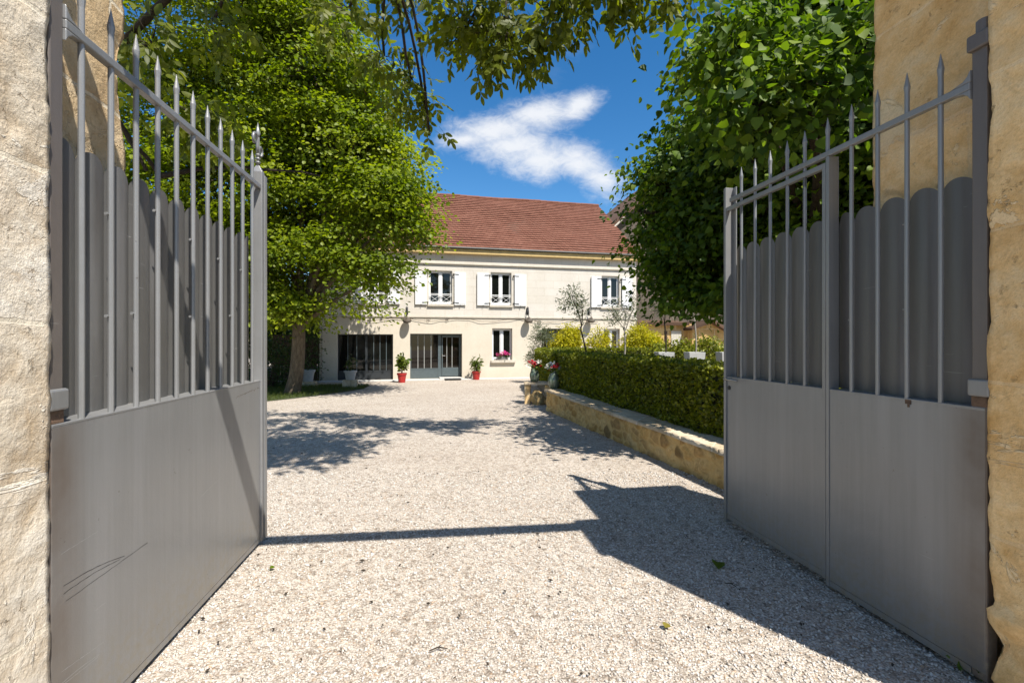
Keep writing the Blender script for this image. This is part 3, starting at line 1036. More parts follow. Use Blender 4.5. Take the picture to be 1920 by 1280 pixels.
# ------------------------------------------------------------------ the gate
def make_gate(loc, rot, sgn, wicket, label):
    root = thing('gate_leaf', label, 'gate', loc, rot, 'leaves of the entrance gate')
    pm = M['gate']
    T = 1.93 if not wicket else 1.875

    def bx(m, t0, t1, c0, c1, z0, z1):
        y0, y1 = sorted((c0 * sgn, c1 * sgn))
        return m.box(t0, t1, y0, y1, z0, z1)
    MID, RAIL = 1.2, 2.645
    # hinge post
    m = MB()
    top = 2.85 if wicket else 3.05
    bx(m, -0.028, 0.034, -0.05, 0.0075, 0.0, top)
    m.tube([(-0.005, -0.016 * sgn, top - 0.01), (-0.005, -0.016 * sgn, top + 0.07)], 0.033, 14)
    hp = m.build('hinge_post', M['gate_post'], root, bevel=0.006)
    for z in ((top - 0.075, top) if True else ()):
        pass
    k = MB()
    bx(k, -0.044, 0.043, -0.062, 0.027, top - 0.06, top + 0.012)
    k.build('hinge_collar', M['gate_post'], hp, bevel=0.008)
    k = MB()
    bx(k, -0.045, 0.043, -0.062, 0.022, MID + 0.052, MID + 0.128)
    k.build('hinge_collar', pm, hp, bevel=0.008)
    k = MB()
    bx(k, -0.0285, 0.0345, -0.045, 0.0082, MID + 0.006, MID + 0.05)
    k.build('rust_patch', M['rust'], hp)

    def panel(parent, t0, t1, name='lower_panel'):
        m = MB()
        bx(m, t0, t1, -0.052, 0.010, 0.035, MID)
        bx(m, t0, t1, -0.098, 0.0115, MID - 0.007, MID + 0.004)
        return m.build(name, pm, parent, bevel=0.003)

    def scallops(parent, cuts, zt=2.28):
        m = MB()
        K = 14
        for a, b in zip(cuts[:-1], cuts[1:]):       # bowed slats with half-round heads
            mid, r = (a + b) / 2, (b - a) / 2 + 0.001
            for c0, fl in ((0.0, False), (-0.003, True)):
                vs, fs = [], []
                for q in range(K + 1):
                    u = -math.cos(math.pi * q / K)
                    y = (-0.096 + c0 + 0.013 * (1 - u * u)) * sgn
                    zt_ = zt - 0.078 + 0.078 * math.sqrt(max(0.0, 1 - u * u))
                    vs += [(mid + r * u, y, MID + 0.005), (mid + r * u, y, zt - 0.08), (mid + r * u, y, zt_)]
                for q in range(K):
                    for w_ in (0, 1):
                        f_ = (3 * q + w_, 3 * q + 3 + w_, 3 * q + 4 + w_, 3 * q + 1 + w_)
                        fs.append(f_ if fl else f_[::-1])
                m.add(vs, fs)
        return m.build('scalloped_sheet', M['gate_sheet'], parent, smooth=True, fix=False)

    def bar(parent, t, z0=MID, tip=2.872, r=0.0112):
        m = MB()
        dt = random.uniform(-.002, .002)
        m.tube([(t, 0, z0), (t + dt, 0, 1.8), (t, 0, 2.5), (t, 0, tip - 0.105)], r, 10)
        m.tube([(t, 0, tip - 0.106), (t, 0, tip - 0.075), (t, 0, tip)], [r, r * 1.28, 0.001], 10, True)
        return m.build('spear_bar', pm, parent, smooth=False)

    def rail(parent, t0, t1, z, name, h=0.034, dp=0.034, gus=False):
        m = MB()
        bx(m, t0, t1, -dp / 2, dp / 2, z - h / 2, z + h / 2)
        if gus:
            y0, y1 = sorted((-dp / 2 * sgn, dp / 2 * sgn))
            m.sweep([(t0 - 0.001, z + h / 2), (t0 + 0.085, z + h / 2), (t0 + 0.03, z + h / 2 + 0.014), (t0 + 0.012, z + h / 2 + 0.03), (t0 - 0.001, z + h / 2 + 0.055)], y0, y1)
            m.sweep([(t0 - 0.001, z - h / 2), (t0 - 0.001, z - h / 2 - 0.045), (t0 + 0.012, z - h / 2 - 0.025), (t0 + 0.03, z - h / 2 - 0.011), (t0 + 0.075, z - h / 2)], y0, y1)
        return m.build(name, pm, parent, bevel=0.004)

    if not wicket:
        ts = [0.13 + 0.1625 * i for i in range(11)]
        panel(root, -0.022, T - 0.05)
        m = MB()
        bx(m, 0.036, T - 0.05, -0.05, 0.008, 0.0, 0.033)
        m.build('bottom_rail', pm, root)
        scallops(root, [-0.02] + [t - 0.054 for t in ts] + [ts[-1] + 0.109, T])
        rail(root, 0.035, T - 0.055, RAIL, 'top_rail', gus=True)
        for t in ts:
            bar(root, t)
        m = MB()
        for t, z in ((ts[1], 2.02), (ts[1], 1.6), (ts[2], 1.62), (ts[3], 2.12), (ts[5], 2.05), (ts[5], 1.63), (ts[7], 2.0), (ts[8], 1.66), (ts[9], 1.98)):
            q = MB()
            q.tube([(t - 0.008, -0.004 * sgn, z), (t - 0.020, -0.004 * sgn, z)], 0.004, 8)
            q.tube([(t - 0.019, -0.004 * sgn, z), (t - 0.025, -0.004 * sgn, z)], 0.007, 6)
            q.build('bolt', pm, root)
        # closing stile with its cover strip and scrolled finial
        m = MB()
        bx(m, T - 0.05, T + 0.004, -0.055, 0.022, 0.0, 2.76)
        y = [(-0.055 * sgn), (0.022 * sgn)]
        y0, y1 = min(y), max(y)
        ym = (y0 + y1) / 2
        m.add([(T - 0.05, y0, 2.76), (T + 0.004, y0, 2.76), (T + 0.004, y1, 2.76), (T - 0.05, y1, 2.76),
               (T - 0.033, ym - .012, 2.81), (T - 0.013, ym - .012, 2.81), (T - 0.013, ym + .012, 2.81), (T - 0.033, ym + .012, 2.81)],
              [(0, 1, 5, 4), (1, 2, 6, 5), (2, 3, 7, 6), (3, 0, 4, 7), (4, 5, 6, 7)])
        st = m.build('closing_stile', pm, root, bevel=0.003)
        m = MB()
        bx(m, T - 0.012, T + 0.030, 0.0225, 0.030, 0.01, 2.74)
        m.build('cover_strip', pm, st, bevel=0.002)
        m = MB()
        tx = T - 0.023
        m.tube([(tx, ym, 2.80), (tx, ym, 2.95), (tx, ym, 3.02)], 0.0115, 8)
        m.tube([(tx, ym, 3.02), (tx, ym, 3.05), (tx, ym, 3.135)], [0.011, 0.018, 0.001], 8)
        for s_, zc, rr in ((-1, 2.985, 0.054), (1, 2.925, 0.046)):
            sp = []
            for q in range(22):
                an = q / 21 * 4.6
                rad = rr * (1 - 0.62 * q / 21)
                sp.append((tx + s_ * (0.012 + rr * 0.9 - rad * math.cos(an) * 0.9), ym, zc + rad * math.sin(an) * 1.1))
            m.tube([(tx, ym, zc - 0.09)] + [(tx + s_ * 0.012, ym, zc - 0.03)] + sp, 0.0105, 7)
        for z in (2.835, 2.862, 2.89):
            m.lathe([(0.004, -0.012), (0.017, -0.004), (0.017, 0.004), (0.004, 0.012)], 10, (tx, ym, z))
        m.build('scroll_finial', pm, st, smooth=True)
        rl = MB()          # broken line of rust below the ledge by the closing stile
        for i in range(26):
            t = T - 0.06 - i * 0.016 - random.random() * .006
            z = MID - 0.050 - 0.0011 * i + random.uniform(-.004, .004)
            bx(rl, t - random.uniform(.003, .008), t, 0.0105, 0.0109, z - random.uniform(.001, .004), z + random.uniform(.001, .004))
        rl.build('rust_line', M['rust'], root)

        def scratch(pts, wdt, mat, name='scratch'):
            s_ = MB()
            for (a0, b0), (a1, b1) in zip(pts[:-1], pts[1:]):
                w_ = wdt * random.uniform(.5, 1.2)
                s_.add([(a0, 0.0106 * sgn, b0 - w_), (a1, 0.0106 * sgn, b1 - w_), (a1, 0.0106 * sgn, b1 + w_), (a0, 0.0106 * sgn, b0 + w_)], [(0, 1, 2, 3)])
            s_.build(name, mat, root, fix=False)

        def arc(t0, z0, t1, z1, bow, n=14):
            return [(t0 + (t1 - t0) * i / n, z0 + (z1 - z0) * i / n + bow * math.sin(math.pi * i / n) + random.uniform(-.0012, .0012)) for i in range(n + 1)]
        for q in ((0.03, .615, .36, .575, .012), (0.03, .587, .33, .575, .008), (0.04, .555, .52, .566, .0)):
            scratch(arc(*q), 0.0011, M['dark_iron'])
        for q in ((0.02, .312, .235, .287, .0), (0.02, .272, .21, .252, .004), (0.02, .262, .20, .247, .0), (0.02, .735, .20, .745, .0), (1.0, .62, 1.25, .66, .0)):
            scratch(arc(*q), 0.0012, M['mullion'])
        return root
    # right leaf: a fixed half and a wicket door
    W = 0.835
    ts = [0.172, 0.336, 0.5, 0.665]
    panel(root, -0.022, W - 0.024)
    m = MB()
    bx(m, 0.036, W - 0.024, -0.05, 0.008, 0.0, 0.033)
    m.build('bottom_rail', pm, root)
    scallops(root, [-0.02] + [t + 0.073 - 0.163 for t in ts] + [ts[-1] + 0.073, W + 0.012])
    rail(root, 0.035, T - 0.07, RAIL, 'top_rail', gus=True)
    for t in ts:
        bar(root, t)
    bar(root, W, RAIL + 0.016)
    for t in (1.019, 1.177, 1.345, 1.51, 1.673):
        bar(root, t, RAIL + 0.016)
    for t, z in ((ts[1] - .02, 2.1), (ts[1] - .02, 1.66), (ts[3] - .02, 1.62)):
        q = MB()
        q.tube([(t + 0.028, -0.004 * sgn, z), (t + 0.044, -0.004 * sgn, z)], 0.0055, 8)
        q.build('bolt', pm, root)
    m = MB()
    bx(m, W - 0.024, W - 0.0015, -0.056, 0.016, 0.0, RAIL - 0.018)
    m.build('mid_post', pm, root, bevel=0.002)
    q = MB()
    bx(q, 0.305, 0.337, 0.0117, 0.0122, 1.176, 1.1985)
    bx(q, 0.313, 0.325, 0.0117, 0.0122, 1.160, 1.1755)
    q.build('rust_patch', M['rust'], root)
    # wicket
    m = MB()
    WZ = RAIL - 0.066
    bx(m, W + 0.0015, W + 0.027, -0.056, 0.016, 0.03, WZ - 0.015)
    bx(m, T - 0.068, T - 0.004, -0.055, -0.045, 0.0, 2.76)
    bx(m, T - 0.03, T - 0.002, -0.046, 0.022, 0.0, 2.76)
    bx(m, W + 0.0015, T - 0.031, -0.017, 0.017, WZ - 0.015, WZ + 0.017)
    bx(m, W + 0.028, T - 0.0315, -0.050, 0.009, 0.03, 0.068)
    wk = m.build('wicket_door', pm, root, bevel=0.002)
    m = MB()
    bx(m, W + 0.028, T - 0.0315, -0.052, 0.010, 0.07, MID)
    bx(m, W + 0.028, T - 0.0315, -0.098, 0.0115, MID - 0.007, MID + 0.004)
    m.build('lower_panel', pm, wk, bevel=0.003)
    wt = [1.019, 1.177, 1.345, 1.51, 1.673]
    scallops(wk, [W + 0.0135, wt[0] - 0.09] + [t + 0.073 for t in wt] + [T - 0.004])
    for t in wt:
        q = MB()
        q.tube([(t, 0, MID), (t, 0, WZ - 0.014)], 0.0112, 10)
        q.build('door_bar', pm, wk)
    q = MB()
    q.tube([(T - 0.075, 0.016 * sgn, MID - 0.016), (T - 0.075, 0.055 * sgn, MID - 0.016)], 0.009, 8)
    q.tube([(T - 0.062, 0.055 * sgn, MID - 0.016), (T - 0.12, 0.060 * sgn, MID - 0.014), (T - 0.225, 0.056 * sgn, MID - 0.018)], [0.009, 0.0095, 0.008], 8)
    q.build('handle', M['steel'], wk, smooth=True)
    q = MB()
    q.tube([(T - 0.062, 0.010 * sgn, MID - 0.088), (T - 0.062, 0.016 * sgn, MID - 0.088)], 0.017, 14)
    q.tube([(T - 0.062, 0.016 * sgn, MID - 0.088), (T - 0.062, 0.019 * sgn, MID - 0.088)], 0.008, 10)
    q.build('keyhole', M['dark_iron'], wk)
    return root


make_gate((HL.x, HL.y, 0), AL, -1, False, 'sunlit grey metal gate leaf with a scrolled finial on its closing post')
make_gate((HR.x, HR.y, 0), AR, 1, True, 'shaded grey metal gate leaf with a wicket door and lever handle')

# ------------------------------------------------------------------ the house
TH = R(12.7)
D0 = 21.6
X0 = (870 - CXP) / FPX * D0
ct, st_ = math.cos(TH), math.sin(TH)


def S(px):
    """place along the house front seen at a measured column"""
    a = (px - CXP) / FPX
    return (a * D0 - X0) / (ct - a * st_)


def Zf(py, s):
    return EYE - (py - CYP) / FPX * (D0 + s * st_)


def HW(s, y, z):
    """house-front coordinates to world"""
    return Vector((X0 + s * ct - y * st_, D0 + s * st_ + y * ct, z))


GH = -0.25
house = thing('house', 'two storey cream stone house with a red tiled roof and white shutters', 'house', (X0, D0, 0), TH)
SL, SR = S(604), S(1193)
ZE = 5.62
DEP = 9.0

holes = {}


def hole(key, x0, x1, z0, z1, dep):
    holes[key] = (S(x0), S(x1), z0, z1, dep)


for key, x0, x1 in (('F0', 688, 723), ('F1', 804, 848), ('F2', 920, 959), ('F3', 1128, 1161.5)):
    hole(key, x0, x1, 3.13, 4.64, 0.16)
hole('A', 632, 737, GH + 0.02, 1.77, 0.22)
hole('B', 769, 866.5, GH + 0.02, 1.80, 0.34)
hole('C', 923, 960.5, 0.60, 2.06, 0.20)
hole('D', 1016, 1089, GH + 0.02, 2.06, 0.25)
hole('E', 1132, 1162, 0.60, 2.07, 0.18)


def holed_wall(x0, x1, z0, z1, hs, dep_back):
    mb = MB()
    xs = sorted({x0, x1, *[h[0] for h in hs], *[h[1] for h in hs]})
    zs = sorted({z0, z1, *[h[2] for h in hs], *[h[3] for h in hs]})
    for i in range(len(xs) - 1):
        for j in range(len(zs) - 1):
            cx, cz = (xs[i] + xs[i + 1]) / 2, (zs[j] + zs[j + 1]) / 2
            if any(h[0] < cx < h[1] and h[2] < cz < h[3] for h in hs): continue
            mb.add([(xs[i], 0, zs[j]), (xs[i + 1], 0, zs[j]), (xs[i + 1], 0, zs[j + 1]), (xs[i], 0, zs[j + 1])], [(0, 1, 2, 3)])
    for (a, b, c, e, dp) in hs:
        dp += 0.06
        mb.add([(a, 0, c), (a, dp, c), (a, dp, e), (a, 0, e)], [(0, 1, 2, 3)])
        mb.add([(b, 0, c), (b, 0, e), (b, dp, e), (b, dp, c)], [(0, 1, 2, 3)])
        mb.add([(a, 0, e), (a, dp, e), (b, dp, e), (b, 0, e)], [(0, 1, 2, 3)])
        mb.add([(a, 0, c), (b, 0, c), (b, dp, c), (a, dp, c)], [(0, 1, 2, 3)])
    # flanks and back, gables to the ridge
    RY, RZ = 5.0, 9.35
    for x, fl in ((x0, 0), (x1, 1)):
        q = [(x, 0, z0), (x, 0, z1), (x, RY, RZ), (x, 2 * RY, z1), (x, 2 * RY, z0)]
        mb.add(q, [(0, 1, 2, 3, 4) if not fl else (4, 3, 2, 1, 0)])
    mb.add([(x0, 2 * RY, z0), (x1, 2 * RY, z0), (x1, 2 * RY, z1), (x0, 2 * RY, z1)], [(3, 2, 1, 0)])
    return mb


hw = holed_wall(SL, SR, -0.6, ZE, list(holes.values()), DEP).build('wall', M['facade'], house, fix=False)
# cornice, ledges, plinth strip
mb = MB()
mb.box(SL - 0.05, SR + 0.05, -0.20, 0.002, 5.40, 5.62)
mb.build('cornice', M['ochre_trim'], house, bevel=0.015)
mb = MB()
mb.box(SL - 0.02, SR + 0.02, -0.075, 0.001, 4.93, 5.0)
mb.build('string_course', M['trim'], house, bevel=0.01)
mb = MB()
mb.box(SL - 0.02, SR + 0.02, -0.045, 0.001, 2.52, 2.60)
mb.build('string_course', M['trim'], house, bevel=0.01)
mb = MB()
mb.box(SL - 0.1, S(1010), -0.55, -0.002, GH - 0.3, GH + 0.035)
mb.build('plinth', M['concrete'], house, bevel=0.01)

# roof: courses of real tiles
E0, R0, ZR = -0.25, 5.0, 9.52
RL, RR = SL - 0.35, SR + 0.12
slope = Vector((0, R0 - E0, ZR - 5.68))
SLN = slope.length
sv_ = slope.normalized()
nv_ = Vector((0, -sv_.z, sv_.y))


def tiled(root, name, mat, x0, x1, org, sv, nv, length, course, tw, xdir=Vector((1, 0, 0)), lift=0.042):
    mb = MB()
    nc = int(length / course)
    course = length / nc
    L = x1 - x0
    for j in range(nc):
        nt_ = int(L / tw)
        off = (j % 2) * tw / 2
        for i in range(-1, nt_ + 1):
            a, b = x0 + i * tw + off, x0 + (i + 1) * tw + off - 0.006
            a, b = max(a, x0), min(b, x1)
            if b - a < 0.02: continue
            d0, d1 = j * course - 0.02, (j + 1) * course + 0.03
            h0 = lift + random.uniform(-.003, .004)
            sag = 0.05 * noise.noise(Vector((a * 0.35, j * 0.12, 2.7))) + 0.012 * noise.noise(Vector((a * 1.3, j * .3, 5)))
            h0 += sag
            h1 = random.uniform(0, .003) + sag
            o = org
            q = [o + xdir * a + sv * d0 + nv * h0, o + xdir * b + sv * d0 + nv * (h0 + random.uniform(-.003, .003)),
                 o + xdir * b + sv * d1 + nv * h1, o + xdir * a + sv * d1 + nv * h1,
                 o + xdir * a + sv * d0 + nv * (h0 - 0.012), o + xdir * b + sv * d0 + nv * (h0 - 0.012)]
            mb.add(q, [(0, 1, 2, 3), (4, 5, 1, 0)])
    return mb.build(name, mat, root, fix=False)


roof = tiled(house, 'roof', M['tile'], RL, RR, Vector((0, E0, 5.68)), sv_, nv_, SLN, 0.25, 0.21)
mb = MB()      # roof deck, far slope and verge board
mb.add([(RL, E0, 5.665), (RR, E0, 5.665), (RR, R0, ZR - 0.02), (RL, R0, ZR - 0.02), (RL, 2 * R0 - E0, 5.665), (RR, 2 * R0 - E0, 5.665)],
       [(0, 1, 2, 3), (3, 2, 5, 4)])
mb.build('roof_deck', M['wood'], roof)
mb = MB()
nt_ = 42
for i in range(nt_):
    a = RL + (RR - RL) * i / nt_
    b = RL + (RR - RL) * (i + 1) / nt_
    dz_ = 0.035 * noise.noise(Vector((a * 0.35, 2.9, 2.7))) + random.uniform(-.008, .008)
    mb.tube([(a - 0.03, R0, ZR + 0.015 + dz_), (b, R0, ZR + 0.03 + dz_)], [0.10, 0.088], 10)
mb.build('ridge_tile', M['tile'], roof)
mb = MB()      # half round gutter
mb.tube([(RL, E0 - 0.02, 5.665), (RR, E0 - 0.02, 5.665)], 0.035, 10)
mb.build('gutter', simple('zinc_gutter', (.16, .15, .14), 0.5, 0.1), house)
mb = MB()
mb.tube([(SL + 0.02, -0.10, 5.55), (SL - 0.06, -0.07, 5.2), (SL - 0.06, -0.07, GH)], 0.05, 10)
for z in (0.4, 2.0, 3.6): mb.lathe([(.05, -.02), (.062, -.02), (.062, .02), (.05, .02)], 10, (SL - 0.06, -0.07, z))
mb.build('downpipe', M['trim'], house, smooth=True)


def pane(parent, x0, x1, z0, z1, y, mat=None):
    m = MB()
    m.box(x0, x1, y, y + 0.012, z0, z1)
    return m.build('pane', mat or M['glass'], parent)


def casement(key, railing):
    a, b, z0, z1, dp = holes[key]
    y = dp - 0.03
    m = MB()
    e = 0.05
    mid = (a + b) / 2
    m.box(a, a + e, y, y + 0.07, z0, z1)
    m.box(b - e, b, y, y + 0.07, z0, z1)
    m.box(a + e, b - e, y, y + 0.07, z1 - e, z1)
    m.box(a + e, b - e, y, y + 0.07, z0, z0 + 0.07)
    m.box(mid - 0.055, mid + 0.055, y - 0.012, y + 0.06, z0 + 0.07, z1 - e)
    for q0, q1 in ((a + e, mid - 0.055), (mid + 0.055, b - e)):       # sash stiles
        m.box(q0, q0 + 0.035, y + 0.012, y + 0.055, z0 + 0.07, z1 - e)
        m.box(q1 - 0.035, q1, y + 0.012, y + 0.055, z0 + 0.07, z1 - e)
        m.box(q0 + 0.035, q1 - 0.035, y + 0.012, y + 0.055, z0 + 0.07, z0 + 0.12)
        m.box(q0 + 0.035, q1 - 0.035, y + 0.012, y + 0.055, z1 - e - 0.05, z1 - e)
    wn = m.build('window', M['white'], house, bevel=0.004)
    for q0, q1 in ((a + e + 0.035, mid - 0.09), (mid + 0.09, b - e - 0.035)):
        pane(wn, q0, q1, z0 + 0.12, z1 - e - 0.05, y + 0.03)
    m = MB()
    if railing:
        m.box(a - 0.06, b + 0.06, -0.085, dp - 0.032, z0 - 0.10, z0 - 0.004)
    else:
        m.box(a - 0.07, b + 0.14, -0.12, dp - 0.032, z0 - 0.13, z0 - 0.004)
    m.build('sill', M['trim'], wn, bevel=0.008)
    if railing:
        m = MB()
        yr = 0.045
        for z in (z0 + 0.07, z0 + 0.40):
            m.tube([(a + 0.002, yr, z), (b - 0.002, yr, z)], 0.012, 6)
        for q0, q1 in ((a + 0.02, mid - 0.02), (mid + 0.02, b - 0.02)):
            m.tube([(q0, yr, z0 + 0.07), (q1, yr, z0 + 0.40)], 0.008, 6)
            m.tube([(q0, yr, z0 + 0.40), (q1, yr, z0 + 0.07)], 0.008, 6)
        m.tube([(mid, yr, z0 + 0.07), (mid, yr, z0 + 0.40)], 0.009, 6)
        m.tube([(a + 0.002, yr, z0 + 0.46), (b - 0.002, yr, z0 + 0.46)], 0.014, 6)
        m.build('railing', M['white'], wn)
    return wn


def shutter(x0, x1, z0, z1, hinge_left):
    m = MB()
    y0, y1 = -0.075, -0.035
    e = 0.05
    m.box(x0, x1, y0, y1, z0, z1)
    n = 26
    for i in range(n):                       # shallow louvres
        za = z0 + 0.06 + (z1 - z0 - 0.12) * i / n
        zb = za + (z1 - z0 - 0.12) / n - 0.008
        m.add([(x0 + e, y0 - 0.002, zb), (x1 - e, y0 - 0.002, zb), (x1 - e, y0 - 0.011, za), (x0 + e, y0 - 0.011, za),
               (x0 + e, y0 - 0.002, za), (x1 - e, y0 - 0.002, za)], [(0, 1, 2, 3), (3, 2, 5, 4)])
    m.box(x0, x0 + e - .002, y0 - 0.014, y0 - 0.001, z0, z1)
    m.box(x1 - e + .002, x1, y0 - 0.014, y0 - 0.001, z0, z1)
    sh = m.build('shutter', M['white'], house)
    for z in (z0 + 0.10, z1 - 0.10):
        q = MB()
        a, b = (x0 - 0.07, x0 + 0.20) if hinge_left else (x1 - 0.20, x1 + 0.07)
        q.box(a, b, y0 - 0.022, y0 - 0.0145, z - 0.016, z + 0.016)
        q.box(*((a, a + 0.03) if hinge_left else (b - 0.03, b)), y0 - 0.0225, -0.001, z - 0.035, z + 0.035)
        q.build('hinge', M['dark_iron'], sh)
    q = MB()
    xc = (x0 + x1) / 2
    q.tube([(xc, -0.001, z0 - 0.06), (xc, -0.09, z0 - 0.06), (xc, -0.09, z0 + 0.02)], 0.009, 6)
    q.build('stay', M['dark_iron'], sh)


for k in ('F0', 'F1', 'F2', 'F3'):
    casement(k, True)
for x0, x1, hl in ((663, 686, False), (727, 750, True), (778.5, 800, False), (852, 873, True), (894.5, 916, False), (964.5, 986, True),
                   (1108, 1126, False), (1165.5, 1184, True)):
    shutter(S(x0), S(x1), 3.10, 4.58, hl)
casement('C', False)
casement('E', False)


def steel_front(key, mat, kick, posts, bars, doorspan, glass):
    """glazed steel screen filling an opening: posts split it, bars subdivide the glass"""
    a, b, z0, z1, dp = holes[key]
    y = dp
    e = 0.05
    m = MB()
    m.box(a, a + e, y, y + 0.05, z0, z1)
    m.box(b - e, b, y, y + 0.05, z0, z1)
    m.box(a + e, b - e, y, y + 0.05, z1 - e, z1)
    m.box(a + e, b - e, y + 0.006, y + 0.045, z0, z0 + kick)
    m.box(a + e, b - e, y - 0.004, y + 0.05, z0 + kick, z0 + kick + 0.045)
    for p, wd in posts:
        m.box(p - wd / 2, p + wd / 2, y - 0.006, y + 0.052, z0, z1 - e)
    fr = m.build('glazed_screen', mat, house, bevel=0.004)
    cuts = [a + e] + [p for p, w_ in posts] + [b - e]
    for q0, q1 in zip(cuts[:-1], cuts[1:]):
        pane(fr, q0 + 0.001, q1 - 0.001, z0 + kick + 0.046, z1 - e - 0.001, y + 0.025, glass)
    for x in bars:
        q = MB()
        q.box(x - 0.014, x + 0.014, y - 0.002, y + 0.024, z0 + kick + 0.046, z1 - e - 0.001)
        q.build('glazing_bar', M['mullion'] if mat is M['steel_blue'] else M['steel_blue'], fr)
    return fr


fa = steel_front('A', M['anthracite'], 0.36, [(S(686), 0.10)], [S(651), S(668), S(700), S(712), S(724)], None, M['glass'])
fb = steel_front('B', M['steel_blue'], 0.42, [(S(825), 0.13)], [S(784), S(796), S(809), S(839), S(849)], None, M['glass_warm'])
a, b, z0, z1, dp = holes['B']
q = MB()      # door leaf frame standing proud of the screen
xa, xb = S(829), b - 0.06
q.box(xa, xb, dp - 0.022, dp - 0.0065, z1 - 0.16, z1 - 0.06)
q.box(xa, xa + 0.05, dp - 0.022, dp - 0.0065, z0 + 0.10, z1 - 0.161)
q.box(xb - 0.05, xb, dp - 0.022, dp - 0.0065, z0 + 0.10, z1 - 0.161)
q.box(xa + 0.051, xb - 0.051, dp - 0.022, dp - 0.0065, z0 + 0.10, z0 + 0.49)
dr = q.build('door', M['steel_blue'], house, bevel=0.004)
q = MB()
q.box(xa + 0.012, xa + 0.042, dp - 0.03, dp - 0.0225, 0.66, 0.90)
q.tube([(xa + 0.027, dp - 0.03, 0.80), (xa + 0.027, dp - 0.075, 0.80), (xa + 0.16, dp - 0.078, 0.80)], 0.011, 8)
q.build('handle', M['steel'], dr)
q = MB()
q.box(S(824), b - 0.02, -0.30, dp - 0.024, GH + 0.036, GH + 0.085)
q.build('threshold', M['concrete'], house, bevel=0.006)
fd = steel_front('D', M['anthracite'], 0.36, [(S(1052), 0.10)], [S(1028), S(1040), S(1064), S(1077)], None, M['glass'])

# doormat in front of the glazed door
q = MB()
sa, sb = S(832), S(862)
q.box(sa, sb, -0.72, -0.305, GH + 0.040, GH + 0.060)
o = q.build('doormat', M['mat_rubber'], None, bevel=0.004)
o.location = (X0, D0, 0)
o.rotation_euler = (0, 0, TH)
tag(o, 'dark rubber doormat before the glazed front door', 'doormat')


# wall lamps with a bracket above and a tilted dark shade
def wall_lamp(px, py, label, first=[]):
    s = S(px)
    z = Zf(py, s)
    if not first:
        r = thing('wall_lamp', label, 'lamp', HW(s, 0, z), TH, 'lamps along the house front')
        m = MB()
        m.box(-0.05, 0.05, -0.02, 0.0, 0.30, 0.62)
        m.tube([(0, -0.02, 0.55), (0, -0.10, 0.66), (0, -0.22, 0.62), (0, -0.28, 0.40), (0, -0.27, 0.16)], 0.016, 8)
        m.tube([(0, -0.02, 0.36), (0, -0.16, 0.42), (0, -0.26, 0.36)], 0.012, 6)
        m.build('bracket', M['dark_iron'], r, smooth=True)
        m = MB()
        Q = Matrix.Rotation(R(62), 4, 'X')
        prof = [(0.035, 0.20), (0.05, 0.14), (0.12, 0.09), (0.20, 0.0), (0.19, -0.004), (0.11, 0.07), (0.03, 0.11)]
        m.lathe(prof, 22)
        m.v = [tuple(Matrix.Rotation(R(38), 4, 'X') @ Vector(p) + Vector((0, -0.25, 0.02))) for p in m.v]
        m.build('shade', simple('brown_enamel', (.16, .13, .10), 0.4, 0.1), r, smooth=True)
        m = MB()
        m.lathe([(0.0, -0.06), (0.03, -0.045), (0.042, 0.0), (0.03, 0.05), (0.0, 0.06)], 12)
        m.v = [tuple(Matrix.Rotation(R(38), 4, 'X') @ (Vector(p) + Vector((0, 0, 0.06))) + Vector((0, -0.25, 0.02))) for p in m.v]
        m.build('bulb', M['white'], r, smooth=True)
        first.append(r)
        return r
    src = first[0]
    r = src.copy()
    C.objects.link(r)
    r.location = HW(s, 0, z)
    r['label'] = label
    for ch in list(src.children):
        c = ch.copy()
        C.objects.link(c)
        c.parent = r
    return r


wall_lamp(763, 602, 'brown shaded wall lamp between the two glazed screens on the left of the house')
wall_lamp(988.5, 602, 'brown shaded wall lamp above and right of the window with pink flowers')
wall_lamp(1104, 602, 'brown shaded wall lamp behind the olive tree by the rightmost upper window')

# cable looping along the ledge
m = MB()
pts = []
for i in range(61):
    px = 640 + (1120 - 640) * i / 60
    s = S(px)
    seg = (px - 640) % 110 / 110
    pts.append((s, -0.06 - 0.015 * math.sin(i), 2.52 - 0.16 * math.sin(math.pi * seg) ** 1.5 + 0.015 * math.sin(i * 1.7)))
m.tube(pts, 0.009, 5)
for px in (803, 838, 1005, 1012):
    s = S(px)
    cpt = [(s + 0.10 * math.cos(t) * (1 - t / 9), -0.05, 2.42 + 0.10 * math.sin(t) * (1 - t / 9)) for t in np.linspace(0, 7, 24)]
    m.tube(cpt, 0.007, 5)
o = m.build('cable', M['wood'], None)
o.location = (X0, D0, 0)
o.rotation_euler = (0, 0, TH)
tag(o, 'thin dark cable sagging along the ledge between the storeys of the house', 'cable')

# window box with pink flowers on the sill of the ground floor window
a, b, z0, z1, dp = holes['C']
r = thing('window_box', 'grey window box of pink flowers on the ground floor sill', 'flower box', HW((a + b) / 2, 0.0, z0 - 0.004), TH)
q = MB()
q.box(-0.27, 0.27, -0.10, 0.06, 0.002, 0.17)
q.build('box', simple('grey_box', (.22, .21, .20), 0.7, 0.1), r, bevel=0.008)


